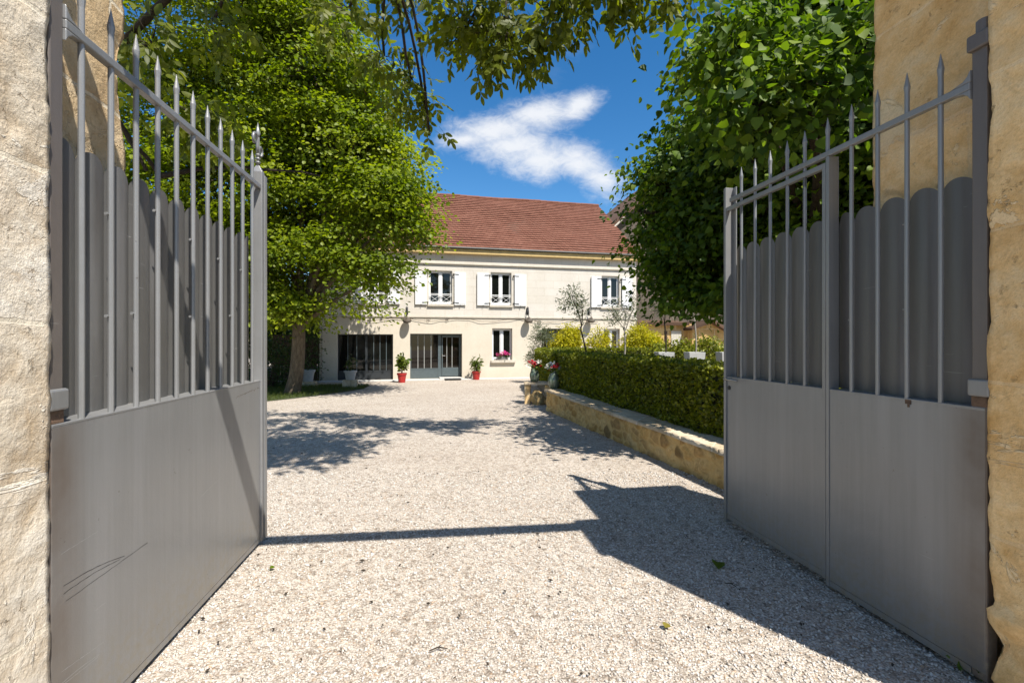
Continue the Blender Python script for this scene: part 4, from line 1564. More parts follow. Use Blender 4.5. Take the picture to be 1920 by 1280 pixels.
def rot_thing_leaves(name, cen, n, rad, size, mat, root, shape='broad', up=0.5, flat=0.7):
    """leaves gathered about world points, handed to a thing whatever way it faces"""
    tmp_rot = root.rotation_euler.z
    cen = np.array([tuple(c) for c in cen])
    o_ = unit(RNG.normal(size=(len(cen), 3)) + np.array([0, 0, .6]))
    p, d, nr, s_ = spray(cen, o_, n, rad, flat, size, 0.1, up, 0.6)
    Mi = Matrix.Rotation(-tmp_rot, 3, 'Z')
    A = np.array(Mi)
    p = (p - np.array(root.location)) @ A.T
    d, nr = d @ A.T, nr @ A.T
    ob = leaves(name, p, d, nr, s_, mat, None, shape)
    ob.parent = root
    return ob


rot_thing_leaves('foliage', [r.matrix_basis @ Vector((x, -0.04, 0.20)) for x in (-.2, -.1, 0, .1, .2)], 40, 0.055, 0.06, M['shrub'], r)
rot_thing_leaves('blossom', [r.matrix_basis @ Vector((x, -0.06, z)) for x, z in ((-.22, .24), (-.05, .26), (0.06, .30), (0.14, .33), (0.2, .29))], 34, 0.045, 0.06, M['pink_petal'], r)


# ------------------------------------------------------------------ neighbouring buildings on the right
# tall barn behind the right end of the house: dark gable towards us
nb = thing('barn', 'tall barn with a dark brown gable roof behind the right end of the house', 'building', HW(SR + 0.35, 3.2, 0), TH)
m = MB()
Wb, Hb, Ab = 11.0, 8.1, 12.6
front = [(0, 0, -0.6), (Wb, 0, -0.6), (Wb, 0, Hb), (Wb / 2, 0, Ab), (0, 0, Hb)]
back = [(x, 9, z) for x, _, z in front]
m.add(front + back, [(0, 1, 2, 3, 4), (9, 8, 7, 6, 5), (0, 4, 9, 5), (1, 6, 7, 2)])
m.build('wall', simple('brown_timber_cladding', (.13, .10, .075), 0.9, 0.25, 5, 0.3), nb)
rs = Vector((Wb / 2, 0, Ab - Hb)).normalized()
m = MB()
for sg in (-1, 1):
    x0 = Wb / 2
    pts = [(x0 + sg * 0, -0.5, Ab + 0.14), (x0 + sg * (Wb / 2 + 0.5), -0.5, Hb - 0.30), (x0 + sg * (Wb / 2 + 0.5), 9.4, Hb - 0.30), (x0, 9.4, Ab + 0.14)]
    lo = [(x, y, z - 0.16) for x, y, z in pts]
    m.add(pts + lo, [(0, 1, 2, 3), (7, 6, 5, 4), (0, 4, 5, 1), (1, 5, 6, 2), (3, 2, 6, 7)])
m.build('roof', M['brown_tile'], nb)
m = MB()
m.tube([(-0.35, -0.62, Hb - 0.42), (0.25, -0.66, Hb + 0.15)], 0.05, 8)
m.build('downpipe', M['trim'], nb)

# low ochre outhouse with a white door
oh0 = P(1196, 650, 25.0)
oh = thing('outhouse', 'low ochre stone outhouse with a brown roof and white door', 'building', (oh0.x, oh0.y, 0), R(6))
m = MB()
Lw = 3.5
z0 = -0.6
zt = EYE + 30 / FPX * 25
m.add([(0, 0, z0), (Lw, 0, z0), (Lw, 0, zt), (0, 0, zt), (0, 4, z0), (Lw, 4, z0), (Lw, 4, zt + 0.3), (0, 4, zt + 0.3)],
      [(0, 1, 2, 3), (0, 3, 7, 4), (5, 6, 2, 1), (3, 2, 6, 7)])
# gabled end
gx0, gx1 = 2.7, 5.6
m.add([(gx0, -0.6, z0), (gx1, -0.6, z0), (gx1, -0.6, 1.35), (gx0 + 1.0, -0.6, zt + 0.1), (gx0, -0.6, zt - 0.25),
       (gx0, 4, z0), (gx1, 4, z0), (gx1, 4, 1.35), (gx0 + 1.0, 4, zt + 0.1), (gx0, 4, zt - 0.25)],
      [(0, 1, 2, 3, 4), (0, 4, 9, 5), (6, 7, 2, 1)])
m.build('wall', M['outhouse'], oh, fix=False)
m = MB()
m.box(-0.2, gx0 - 0.01, -0.30, 0.2, zt - 0.05, zt + 0.10)
m.add([(-0.2, -0.3, zt + 0.102), (gx0, -0.3, zt + 0.102), (gx0, 4.2, zt + 0.5), (-0.2, 4.2, zt + 0.5)], [(0, 1, 2, 3)])
m.add([(gx0 + 0.95, -0.95, zt + 0.22), (gx1 + 0.2, -0.95, 1.35), (gx1 + 0.2, 4, 1.35), (gx0 + 0.95, 4, zt + 0.22),
       (gx0 + 0.95, -0.95, zt + 0.08), (gx1 + 0.2, -0.95, 1.21), (gx1 + 0.2, 4, 1.21), (gx0 + 0.95, 4, zt + 0.08)],
      [(0, 1, 2, 3), (7, 6, 5, 4), (0, 4, 5, 1), (1, 5, 6, 2)])
m.add([(gx0 + 1.0, -0.95, zt + 0.22), (gx0 - 0.2, -0.95, zt - 0.20), (gx0 - 0.2, 4, zt - 0.20), (gx0 + 1.0, 4, zt + 0.22),
       (gx0 + 1.0, -0.95, zt + 0.10), (gx0 - 0.2, -0.95, zt - 0.32), (gx0 - 0.2, 4, zt - 0.32), (gx0 + 1.0, 4, zt + 0.10)],
      [(0, 3, 2, 1), (4, 5, 6, 7), (0, 1, 5, 4), (1, 2, 6, 5)])
m.build('roof', M['brown_tile'], oh)
m = MB()
dx = 1.82
m.box(dx, dx + 0.56, -0.04, -0.002, z0, 2.0)
for i in range(1, 4):
    m.box(dx + 0.56 * i / 4 - 0.004, dx + 0.56 * i / 4 + 0.004, -0.046, -0.041, z0, 2.0)
m.build('door', simple('cream_paint', (.66, .62, .52), 0.6, 0.06), oh)
m = MB()
m.box(1.45, 1.60, -0.03, -0.002, z0, 2.0)
m.build('door_jamb', M['wood'], oh)

# ------------------------------------------------------------------ low wall, hedges, terrace
wa, wb = Vector((2.62, 2.95, 0)), Vector((0.79, 10.98, 0))
wa = Vector((2.17, 4.87, 0)) + (Vector((2.17, 4.87, 0)) - wb).normalized() * 1.9
wd = (wb - wa).normalized()
WL = (wb - wa).length
wang = math.atan2(wd.y, wd.x)
ZC = 0.375
lw = thing('low_wall', 'low ochre rubble wall with flat coping stones along the drive', 'wall', (wa.x, wa.y, 0), wang)
bm = grid_box(0, WL, -0.36, 0.0, -0.35, ZC - 0.05, 0.017)      # local y: drive side is +
bm.normal_update()
hsh, edg = [], []
for v in bm.verts:
    p = v.co.copy()
    q = Vector((p.x + p.y, 0.3 * noise.noise(p * 2.1), p.z * 1.55)) + noise.noise_vector(p * 3.0) * 0.10 + noise.noise_vector(p * 9.0) * 0.03
    dd, pp = noise.voronoi(q * 4.3)
    e = dd[1] - dd[0]
    c0 = pp[0]
    hsh.append((math.sin(c0.x * 127.1 + c0.y * 311.7 + c0.z * 74.7) * 43758.5453) % 1.0)
    edg.append(e)
    k = 0.012 * noise.noise(p * 3) + 0.007 * noise.noise(p * 14) + 0.034 * min(1, e * 2.4) ** 0.7 - 0.026
    v.co += v.normal * k
me = bpy.data.meshes.new('rubble')
bm.to_mesh(me)
bm.free()
for nm_, arr in (('rnd', hsh), ('edge', edg)):
    me.attributes.new(nm_, 'FLOAT', 'POINT').data.foreach_set('value', np.array(arr, dtype=np.float32))
finish('rubble', me, M['masonry'], lw, smooth=True)
x = 0.0
i = 0
while x < WL - 0.05:
    L = min(random.uniform(0.6, 1.15), WL + 0.03 - x)
    bm = grid_box(x + 0.004, x + L - 0.004, -0.385, 0.035 + random.uniform(-.012, .012), ZC - 0.048, ZC + random.uniform(-.006, .006), 0.05)
    bm.normal_update()
    for v in bm.verts:
        v.co += v.normal * (0.010 * noise.noise(v.co * 6) + 0.008 * noise.noise(v.co * 15))
    me = bpy.data.meshes.new('coping_stone')
    bm.to_mesh(me)
    bm.free()
    finish('coping_stone', me, M['coping'], lw, smooth=True)
    x += L
    i += 1

# the planted terrace held by the wall
nrm_w = Vector((wd.y, -wd.x, 0))            # away from the drive
q0 = wa + nrm_w * 0.30
q1 = wb + nrm_w * 0.30
mb = MB()
far = Vector((-0.082, 1, 0)).normalized()
q2 = Vector((0.95, 17.6, 0))
mb.add([(q0.x, q0.y, .30), (q1.x, q1.y, .30), (q2.x, q2.y, .25), (7.5, 19.0, .25), (14, 15, .30), (12, 3.6, .30),
        (q0.x, q0.y, -.6), (q1.x, q1.y, -.6), (q2.x, q2.y, -.6), (7.5, 19.0, -.6), (14, 15, -.6), (12, 3.6, -.6)],
       [(5, 4, 3, 2, 1, 0), (0, 1, 7, 6), (1, 2, 8, 7), (2, 3, 9, 8), (3, 4, 10, 9), (4, 5, 11, 10), (5, 0, 6, 11)])
o = mb.build('terrace', M['bed_soil'], None)
tag(o, 'raised earth bed behind the low wall', 'terrace', kind='structure')


def hedge(name, pts, width, z0, z1, label, dens=2300, size=0.038, zend=None, bulge=0.05):
    """clipped hedge along a polyline (pts = its drive-side foot), growing to the right of the direction"""
    root = thing(name, label, 'hedge', (pts[0].x, pts[0].y, 0))
    L0 = Vector(root.location)
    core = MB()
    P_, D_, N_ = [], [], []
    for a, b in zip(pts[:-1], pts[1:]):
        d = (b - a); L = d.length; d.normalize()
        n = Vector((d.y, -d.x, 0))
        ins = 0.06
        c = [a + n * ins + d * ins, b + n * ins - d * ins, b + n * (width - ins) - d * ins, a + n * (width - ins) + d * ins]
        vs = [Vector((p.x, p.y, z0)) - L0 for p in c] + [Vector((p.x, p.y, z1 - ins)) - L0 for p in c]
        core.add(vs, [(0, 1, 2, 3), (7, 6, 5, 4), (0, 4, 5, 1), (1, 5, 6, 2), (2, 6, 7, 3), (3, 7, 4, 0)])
        H = z1 - z0

        def put(cnt, fn, nv):
            U, W_ = RNG.random(cnt), RNG.random(cnt)
            for u_, w_ in zip(U, W_):
                p = fn(u_, w_)
                bump = bulge * noise.noise(p * 2.2) + 0.03 * noise.noise(p * 7)
                P_.append(p + nv * (bump + RNG.normal(0, 0.022) - 0.012))
                N_.append(nv)
        put(int(L * H * dens), lambda u_, w_: a + d * (u_ * L) + Vector((0, 0, z0 + w_ * H)), -n)
        put(int(L * H * dens * .5), lambda u_, w_: a + n * width + d * (u_ * L) + Vector((0, 0, z0 + w_ * H)), n)
        put(int(L * width * dens * 1.25), lambda u_, w_: a + d * (u_ * L) + n * (w_ * width) + Vector((0, 0, z1)), Vector((0, 0, 1)))
        put(int(width * H * dens), lambda u_, w_: a + n * (u_ * width) + Vector((0, 0, z0 + w_ * H)), -d)
        put(int(width * H * dens), lambda u_, w_: b + n * (u_ * width) + Vector((0, 0, z0 + w_ * H)), d)
    core.build('branches', M['hedge_core'], root)  # solid dark box added inside the leaves to block light
    p = np.array([tuple(q) for q in P_])
    nn = np.array([tuple(q) for q in N_])
    K = len(p)
    dd = unit(nn * 0.75 + RNG.normal(size=(K, 3)) * 0.75 + np.array([0, 0, .25]))
    nr = unit(nn * 0.6 + RNG.normal(size=(K, 3)) * 0.8)
    leaves('foliage', p, dd, nr, size * (0.7 + 0.7 * RNG.random(K)), M['hedge'], root, 'broad')
    return root


h0 = wa + wd * 0.6 + nrm_w * 0.40
h1 = wb + nrm_w * 0.36 + wd * 0.2
h1b = wb + nrm_w * 0.36 + wd * 0.55
hedge('hedge', [h0, h1], 0.62, 0.30, 1.17, 'long clipped hedge standing behind the low rubble wall', 2400, 0.040)
hedge('hedge', [Vector((1.02, 11.9, 0)), Vector((0.86, 17.3, 0))], 0.55, 0.2, 1.16, 'short clipped hedge beyond the flower vases, running towards the house', 1500, 0.05)
hedge('hedge', [Vector((0.9, 17.9, 0)), Vector((8.4, 18.6, 0))], 0.55, 0.2, 1.16, 'far clipped hedge in front of the yellow bamboo', 1100, 0.055)

# stone bench at the end of the wall
bc = Vector((0.68, 12.35, 0))
gb = gz(12.3)
bn = thing('stone_bench', 'small weathered stone bench at the end of the low wall', 'bench', (bc.x, bc.y, gb), R(-4))
m = grid_box(-0.36, 0.36, -0.2, 0.2, 0.50, 0.565, 0.04)
m.normal_update()
for v in m.verts: v.co += v.normal * (0.012 * noise.noise(v.co * 8))
me = bpy.data.meshes.new('seat'); m.to_mesh(me); m.free()
finish('seat', me, M['coping'], bn, smooth=True)
for sx_, wl in ((-0.27, 0.075), (0.27, 0.09)):
    m = grid_box(sx_ - wl, sx_ + wl, -0.16, 0.16, -0.08, 0.49, 0.03)
    m.normal_update()
    for v in m.verts: v.co += v.normal * (0.02 * noise.noise(v.co * 6 + Vector((sx_ * 9, 0, 0))))
    me = bpy.data.meshes.new('leg'); m.to_mesh(me); m.free()
    finish('leg', me, M['ochre_stone'], bn, smooth=True)
bm = bmesh.new()
bmesh.ops.create_icosphere(bm, subdivisions=4, radius=0.2)
for v in bm.verts:
    v.co = Vector((v.co.x * 0.95, v.co.y * 0.7, v.co.z * 1.05)) * (1 + 0.35 * noise.noise(v.co * 5) + 0.12 * noise.noise(v.co * 14))
me = bpy.data.meshes.new('boulder'); bm.to_mesh(me); bm.free()
o = finish('boulder', me, M['rubble'], None, smooth=True)
o.location = (0.66, 12.1, gb + 0.16)
tag(o, 'rounded stone under the stone bench', 'boulder')


# ------------------------------------------------------------------ pots, vases
def vase(loc, label, mirror=1, sc_=1.0, src=[]):
    r = thing('flower_vase', label, 'vase', loc, 0.0, 'glazed vases at the end of the wall')
    m = MB()
    prof = [(.075, 0), (.105, .03), (.128, .12), (.125, .20), (.098, .29), (.072, .345), (.070, .37), (.085, .385), (.078, .388), (.062, .37), (.062, .3)]
    m.lathe([(a * sc_, b * sc_) for a, b in prof], 26)
    for k in range(26):      # fluting
        pass
    vs = []
    for i, p in enumerate(m.v):
        a = math.atan2(p[1], p[0])
        k = 1 + 0.025 * math.cos(a * 13)
        vs.append((p[0] * k, p[1] * k, p[2]))
    m.v = vs
    m.build('body', M['glaze'], r, smooth=True)
    L = Vector(loc)
    stems = MB()
    heads = []
    for k in range(9):
        a = k * 2.4
        q = Vector((0.12 * math.cos(a) * mirror, 0.10 * math.sin(a), 0.44 * sc_ + 0.05 * ((k * 7) % 4) / 2))
        stems.tube([(0, 0, 0.3 * sc_), q * 0.6 + Vector((0, 0, 0.18)), q], 0.004, 4)
        heads.append(L + q)
    stems.build('stem', M['shrub'], r)
    rot_thing_leaves('red_blossom', heads[0:3], 26, 0.024, 0.06, M['red_petal'], r)
    rot_thing_leaves('white_blossom', heads[3:7], 26, 0.026, 0.06, M['white_petal'], r)
    rot_thing_leaves('foliage', [h - Vector((0, 0, 0.07)) for h in heads[5:9]], 12, 0.03, 0.07, M['rubber_leaf'], r)
    return r


vase((0.585, 12.3, gb + 0.565), 'green glazed vase of red and white flowers on the stone bench')
pv = P(1041, 727, 11.35)
vase((0.98, 11.1, ZC + 0.004), 'green glazed vase of red and white flowers on the end of the low wall', -1, 1.08)


def pot_plant(px, py, hpx, wpx, label, potmat, cat='potted plant', leafn=300, lsize=0.10, spread=0.2, ph=0.7, lm='rubber_leaf', shape='oval', base=None, name='potted_plant', group=None):
    p = G(px, py) if base is None else base
    d = p.y
    h = hpx / FPX * d
    wr = wpx / FPX * d / 2
    r = thing(name, label, cat, p, 0.0, group)
    m = MB()
    m.lathe([(wr * .72, 0), (wr * .95, h * .8), (wr * 1.06, h * .8), (wr * 1.1, h), (wr * .98, h), (wr * .92, h * .86), (0, h * .86)], 24)
    m.build('pot', potmat, r, smooth=False, bevel=0.004)
    if leafn:
        cs, stems = [], MB()
        for k in range(max(6, leafn // 28)):
            a = k * 2.4
            rr = spread * math.sqrt((k % 9) / 9)
            top = Vector((rr * math.cos(a), rr * math.sin(a), h + ph * (0.35 + 0.6 * random.random())))
            pts, q = limb((0, 0, h * .8), top, 0.010, 0.004, 0.02, 4)
            stems.tube(pts, q, 5)
            for t in (0.55, 0.8, 1.0):
                cs.append(Vector(p) + Vector((0, 0, h * .8)).lerp(top, t))
        stems.build('stem', M['wood'], r)
        rot_thing_leaves('foliage', cs, max(2, leafn // len(cs)), 0.055, lsize, M[lm], r, shape, 0.2, 1.0)
    return r


pot_plant(753.5, 717, 18, 17, 'red pot with a leafy yellow green plant between the two glazed screens', M['red_pot'], leafn=190, lsize=0.17, spread=0.15, ph=0.78, group='red pots by the front door', shape='oval')
pot_plant(893, 711.5, 16, 16, 'red pot with a wispy narrow leaved plant right of the glazed door', M['red_pot'], leafn=210, lsize=0.17, spread=0.26, ph=0.62, lm='rubber_leaf', shape='lance', group='red pots by the front door')

# pots standing on stone blocks at the edge of the grass
for px, py, w_, h_, ped, lab, labs in ((657, 726, 22, 17, 0.28, 'pale grey pot with a sparse shrub standing on stone blocks before the left glazed screen', 'stack of squared stone blocks carrying a pale grey pot'),
                                       (577, 723, 25, 22, 0.16, 'grey white tapered pot beside the trunk of the big tree', 'flat stone block under the pot beside the big tree')):
    p = G(px, py)
    k = p.y / FPX
    bl_ = thing('stone_block', labs, 'stone block', p, TH)
    if ped > 0.2:
        for x0, x1 in ((-0.26, 0.03), (0.04, 0.25)):
            q = MB(); q.box(x0, x1, -0.16, 0.16, -0.03, ped); q.build('block', M['coping'], bl_, bevel=0.015)
    else:
        q = MB(); q.box(-0.30, 0.30, -0.18, 0.18, -0.03, ped); q.build('block', M['coping'], bl_, bevel=0.015)
        q = MB(); q.box(-0.36, 0.36, -0.22, 0.22, -0.04, 0.05); q.build('slab', M['coping'], bl_, bevel=0.01)
    pot_plant(0, 0, h_, w_, lab, M['grey_pot'], leafn=120 if ped > .2 else 40, lsize=0.09, spread=0.2, ph=0.55 if ped > .2 else .3, lm='shrub', base=p + Vector((0, 0, ped + 0.002)))


# olive trees in tall white planters inside the hedges
def olive_tree(px_base, d, px_top, py_fork, lobes, label, dark=False, nleaf=620, planter=True, rim=660):
    b = P(px_base, 660, d)
    zb = 0.3
    r = thing('olive_tree', label, 'tree', (b.x, b.y, zb), 0.0, 'olive trees in the hedged garden')
    if planter:
        m = MB()
        w0, w1, hh = 0.18, 0.235, EYE - (rim - 638) / FPX * d - zb
        m.add([(-w0, -w0, 0), (w0, -w0, 0), (w0, w0, 0), (-w0, w0, 0), (-w1, -w1, hh), (w1, -w1, hh), (w1, w1, hh), (-w1, w1, hh),
               (-w1 + .03, -w1 + .03, hh), (w1 - .03, -w1 + .03, hh), (w1 - .03, w1 - .03, hh), (-w1 + .03, w1 - .03, hh),
               (-w1 + .03, -w1 + .03, hh - .06), (w1 - .03, -w1 + .03, hh - .06), (w1 - .03, w1 - .03, hh - .06), (-w1 + .03, w1 - .03, hh - .06)],
              [(3, 2, 1, 0), (0, 1, 5, 4), (1, 2, 6, 5), (2, 3, 7, 6), (3, 0, 4, 7), (4, 5, 9, 8), (5, 6, 10, 9), (6, 7, 11, 10), (7, 4, 8, 11),
               (8, 9, 13, 12), (9, 10, 14, 13), (10, 11, 15, 14), (11, 8, 12, 15), (12, 13, 14, 15)])
        m.build('planter', M['white_pot'], r, bevel=0.006)
    fk = P(px_top, py_fork, d)
    L = [(tuple(P(x, y, d)), (rx / FPX * d, rx / FPX * d, ry / FPX * d)) for x, y, rx, ry in lobes]
    cen, out, wh = lobe_clumps(L, 46, 0.25)
    p, dd, nr, s = spray(cen, out, nleaf // 46, 0.085, 0.9, 0.085, -0.15, 0.2, 0.7)
    start = Vector((b.x, b.y, zb + 0.25))
    tree_wood('trunk', r, start, fk, 0.026, 0.020, L, cen, wh, M['dark_bark'] if dark else M['pale_bark'], 0.9, 0.006, flare=1.1)
    leaves('foliage', p, dd, nr, s, M['olive'], r, 'lance')
    return r


olive_tree(1101, 12.6, 1090, 612, [(1074, 565, 25, 26), (1092, 580, 14, 22)], 'slender olive tree with a dark leaning trunk and open grey green crown', True, 700, True, 676)
olive_tree(1166, 13.4, 1172, 606, [(1172, 580, 32, 30), (1192, 566, 16, 26), (1150, 590, 18, 16)], 'olive tree with a pale straight trunk before the rightmost upper window', False, 640, True, 676)
olive_tree(1245, 14.0, 1247, 596, [(1247, 575, 22, 22)], 'olive tree with a dark trunk rising beneath the edge of the broad linden', True, 420)
olive_tree(1302, 14.0, 1303, 592, [(1303, 570, 24, 24)], 'olive tree with a thin pale trunk in a white planter before the ochre outhouse', False, 420)
olive_tree(1362, 14.4, 1362, 590, [(1362, 570, 24, 24)], 'olive tree in a white planter nearest the closing post of the shaded gate', False, 300)
# weeping silver shrub against the house, left of the hedge end
olive_tree(1017, 19.2, 1016, 655, [(1014, 625, 14, 22), (1004, 648, 12, 22), (1026, 628, 18, 14), (996, 672, 8, 14)], 'drooping silver grey olive beyond the vases', False, 2000, False)


def bush(name, lobes, label, mat, n, per, cr, size, shape='oval', group=None, cat='bush', stem='wood', gap=0.0, droop=0.2, up=0.6, z=None):
    c0 = lobes[0][0]
    zz = gz(c0[1]) if z is None else z
    r = thing(name, label, cat, (c0[0], c0[1], zz), 0.0, group)
    cen, out, wh = lobe_clumps(lobes, n, 0.35, gap, len(label))
    p, d, nr, s = spray(cen, out, per, cr, 0.7, size, droop, up, 0.5)
    ok = p[:, 2] > zz
    leaves('foliage', p[ok], d[ok], nr[ok], s[ok], M[mat], r, shape)
    m = MB()
    b0 = Vector((0, 0, -0.05))
    for k in range(0, len(cen), 2):
        a = Vector((random.uniform(-.25, .25), random.uniform(-.25, .25), -0.05))
        q, rr = limb(a, Vector(cen[k]) - Vector(r.location), 0.014, 0.004, 0.03, 4)
        m.tube(q, rr, 4, False)
    m.build('stem', M[stem], r, fix=False)
    return r


def PL(px, py, d, rx, rz, ry=None):
    return (tuple(P(px, py, d)), (rx, rx if ry is None else ry, rz))


bush('bamboo', [PL(1064, 642, 19.6, .52, .68), PL(1048, 655, 19.6, .4, .5)], 'yellow green bamboo before the right glazed screen', 'bamboo', 100, 46, .14, .13, 'lance', 'bamboo clumps before the house')
bush('bamboo', [PL(1122, 645, 19.8, .40, .70)], 'thin pale green bamboo between the glazed screen and the ground floor window', 'bamboo', 60, 34, .14, .12, 'lance', 'bamboo clumps before the house')
bush('bamboo', [PL(1202, 645, 19.6, .66, .78), PL(1190, 655, 19.5, .5, .6), PL(1218, 652, 19.6, .4, .6)], 'dense bright yellow bamboo at the right end of the house', 'bamboo', 170, 52, .15, .13, 'lance', 'bamboo clumps before the house')
bush('shrub', [PL(1275, 655, 16.5, .5, .35), PL(1330, 652, 16.8, .6, .4), PL(1235, 658, 16.6, .45, .3)], 'low green shrubs growing between the white planters', 'hedge', 90, 40, .12, .07, 'broad')

# ------------------------------------------------------------------ grass under the big tree
gp = [G(430, 757), G(500, 752.5), G(560, 746), G(640, 736), G(682, 729), G(694, 722.5), G(640, 721), G(598, 722), G(560, 717), G(440, 717)]
m = MB()
m.add([(p.x, p.y, gz(p.y) + 0.006) for p in gp], [tuple(range(len(gp)))])
o = m.build('lawn', M['lawn'], None)
tag(o, 'dark grassy patch under the big tree at the left of the house', 'lawn', kind='structure')
poly = [(p.x, p.y) for p in gp]


def inside(x, y):
    c = False
    for (x0, y0), (x1, y1) in zip(poly, poly[1:] + poly[:1]):
        if (y0 > y) != (y1 > y) and x < (x1 - x0) * (y - y0) / (y1 - y0) + x0: c = not c
    return c


xs_, ys_ = [p[0] for p in poly], [p[1] for p in poly]
pp = []
while len(pp) < 14000:
    x, y = random.uniform(min(xs_), max(xs_)), random.uniform(min(ys_), max(ys_))
    if inside(x, y): pp.append((x, y, gz(y) + 0.005))
pp = np.array(pp)
o = leaves('grass', pp, RNG.normal(size=(len(pp), 3)) * .4 + np.array([0, 0, 1]), RNG.normal(size=(len(pp), 3)), 0.05 + 0.07 * RNG.random(len(pp)), M['grassblade'], None, 'blade', 0.0, 0.15)
tag(o, 'short grass growing under the big tree', 'grass', kind='stuff')

# ------------------------------------------------------------------ big trees
# 1 the bright tree beside the house
tb = G(547, 738)
mt = thing('leafy_tree', 'big bright green tree with a thick trunk at the left of the house', 'tree', tb)
ML = [PL(680, 330, 16.8, 1.5, 1.5), PL(630, 230, 17.0, 2.0, 1.8), PL(600, 420, 17.0, 1.8, 1.4), PL(738, 335, 14.2, .85, .7), PL(745, 415, 13.9, .85, .6), PL(690, 190, 14.6, 1.15, 1.1), PL(560, 10, 15, 2.0, 1.8), PL(450, 60, 15.2, 3.4, 2.9), PL(590, 140, 14.8, 2.1, 2.1), PL(640, 280, 14.6, 2.1, 1.7), PL(715, 380, 14.2, 1.45, 1.15),
      PL(665, 480, 14.2, 1.6, 1.0), PL(480, 330, 15.2, 2.9, 2.6), PL(500, 500, 14.8, 2.3, 1.4), PL(632, 566, 13.7, 1.1, .34),
      PL(330, 300, 16, 3.0, 3.6), PL(300, 500, 15.4, 2.8, 1.9), PL(735, 300, 14.4, .8, .7), PL(535, 578, 14.4, 1.1, .5), PL(700, 518, 13.9, .62, .3)]
cen, out, wh = lobe_clumps(ML, 1500, 0.35, 0.3, 3)
p, d, nr, s = spray(cen, out, 125, 0.46, 0.26, 0.105, 0.30, 1.0, 0.34, 0.32)
cl = np.repeat(RNG.normal(0.5, 0.2, len(cen)), 125) + RNG.normal(0, .13, len(p))
ok = p[:, 2] > 1.55
leaves('crown', p[ok], d[ok], nr[ok], s[ok], M['maple'], mt, 'broad', rnd=cl[ok])
fk = P(565, 596, 14.7)
tree_wood('trunk', mt, tb - Vector((0, 0, .1)), fk, 0.225, 0.175, ML, cen, wh, M['bark'], 0.5, 0.014, flare=1.18)

# 2 the walnut reaching over the gate from the left
wt0 = Vector((-5.2, 5.6, gz(5.6)))
wt = thing('walnut_tree', 'olive green walnut tree with long drooping branches overhanging the drive at the top', 'tree', wt0)
WLb = [PL(655, 15, 7.0, .5, .3), PL(400, 40, 6.2, .4, .35), PL(285, 80, 5.6, .4, .5), PL(760, 15, 7.0, .36, .26),
       PL(875, 50, 6.4, .55, .50), PL(950, 55, 6.0, .45, .42), PL(1030, 25, 6.0, .42, .34), PL(1105, 0, 6.0, .40, .30), PL(1180, 0, 6.1, .30, .24),
       PL(772, 150, 7.2, .30, .36), PL(798, 205, 7.4, .30, .32), PL(805, 255, 7.4, .30, .28), PL(720, 105, 7.4, .24, .24),
       PL(390, 230, 6.2, .35, .3), PL(275, 320, 6.0, .3, .4),
       ((-.3, 3.9, 6.5), (1.0, .8, .45)), ((-1.4, 4.2, 6.4), (1.0, .9, .5)), ((-2.2, 5.0, 7.2), (1.1, 1.0, .5)),
       ((-3.4, 5.2, 7.6), (1.1, 1.0, .5)), ((.05, 2.7, 7.1), (1.0, .6, .4)), ((-.9, 3.2, 7.0), (1.0, .7, .4)), ((-.2, 3.4, 7.2), (.9, .7, .3)), ((1.75, 5.9, 6.05), (.5, .4, .25)), ((1.1, 5.0, 7.0), (1.1, .6, .3)), ((-.6, 5.4, 7.1), (1.0, .7, .3))]
stems = []
hub = Vector((-5.0, 5.6, 4.6))
arm = [Vector((-3.2, 5.6, 6.4)), Vector((-1.6, 6.0, 6.6)), Vector((0.0, 6.1, 6.5)), Vector((1.2, 6.0, 6.25))]
for (c, r_) in WLb:
    c = Vector(c)
    stems.append(min([hub] + arm, key=lambda q: (q - c).length))
cen, out, wh = lobe_clumps(WLb, 590, 0.15, 0.15, 5)
# compound leaves: five leaflets along a drooping stalk
LP, LD, LN, LS = [], [], [], []
rach = MB()
for c, o_, k in zip(cen, out, wh):
    for q in range(4):
        a = Vector(c) + Vector(RNG.normal(size=3)) * 0.09
        dh = Vector((o_[0], o_[1], 0)) * 0.5 + Vector(RNG.normal(size=3)) * 0.5 + Vector((0, 0, -0.55))
        dh.normalize()
        side = dh.cross(Vector(RNG.normal(size=3))).normalized()
        nn = side.cross(dh)
        L = 0.24 + 0.12 * random.random()
        rach.tube([a - Vector(wt0), a + dh * L - Vector(wt0) + Vector((0, 0, -0.02))], 0.0022, 3, False)
        for t, sg in ((.4, 1), (.45, -1), (.8, 1), (.85, -1), (1.0, 0)):
            LP.append(tuple(a + dh * (L * t)))
            ld = dh * (0.45 if sg else 1.0) + side * sg * 0.9 + Vector((0, 0, -0.45))
            LD.append(tuple(ld))
            LN.append(tuple(nn + Vector(RNG.normal(size=3)) * 0.25))
            LS.append((0.105 + 0.055 * random.random()) * (1.15 if sg == 0 else 1.0))
leaves('crown', LP, LD, LN, np.array(LS), M['walnut'], wt, 'oval', 0.06, 0.10, True)
tree_wood('trunk', wt, wt0 - Vector((0, 0, .1)), hub, 0.10, 0.034, WLb, cen, wh, M['dark_bark'], 1.0, 0.009, stems=stems)
m = MB()
L_ = Vector(wt0)
m.tube([q - L_ for q in ([hub] + arm)], [0.045, 0.04, 0.035, 0.03, 0.02], 8)
pts, rr = limb(hub - L_, P(300, 330, 6.2) - L_, 0.03, 0.024, 0.02, 6)
m.tube(pts, rr, 8)
pts, rr = limb(P(300, 330, 6.2) - L_, P(600, 330, 7.4) - L_, 0.035, 0.012, 0.03, 8)
m.tube(pts, rr, 8)
m.build('limb', M['dark_bark'], wt, smooth=True, fix=False)
rach.build('leaf_stalk', M['walnut'], wt, fix=False)

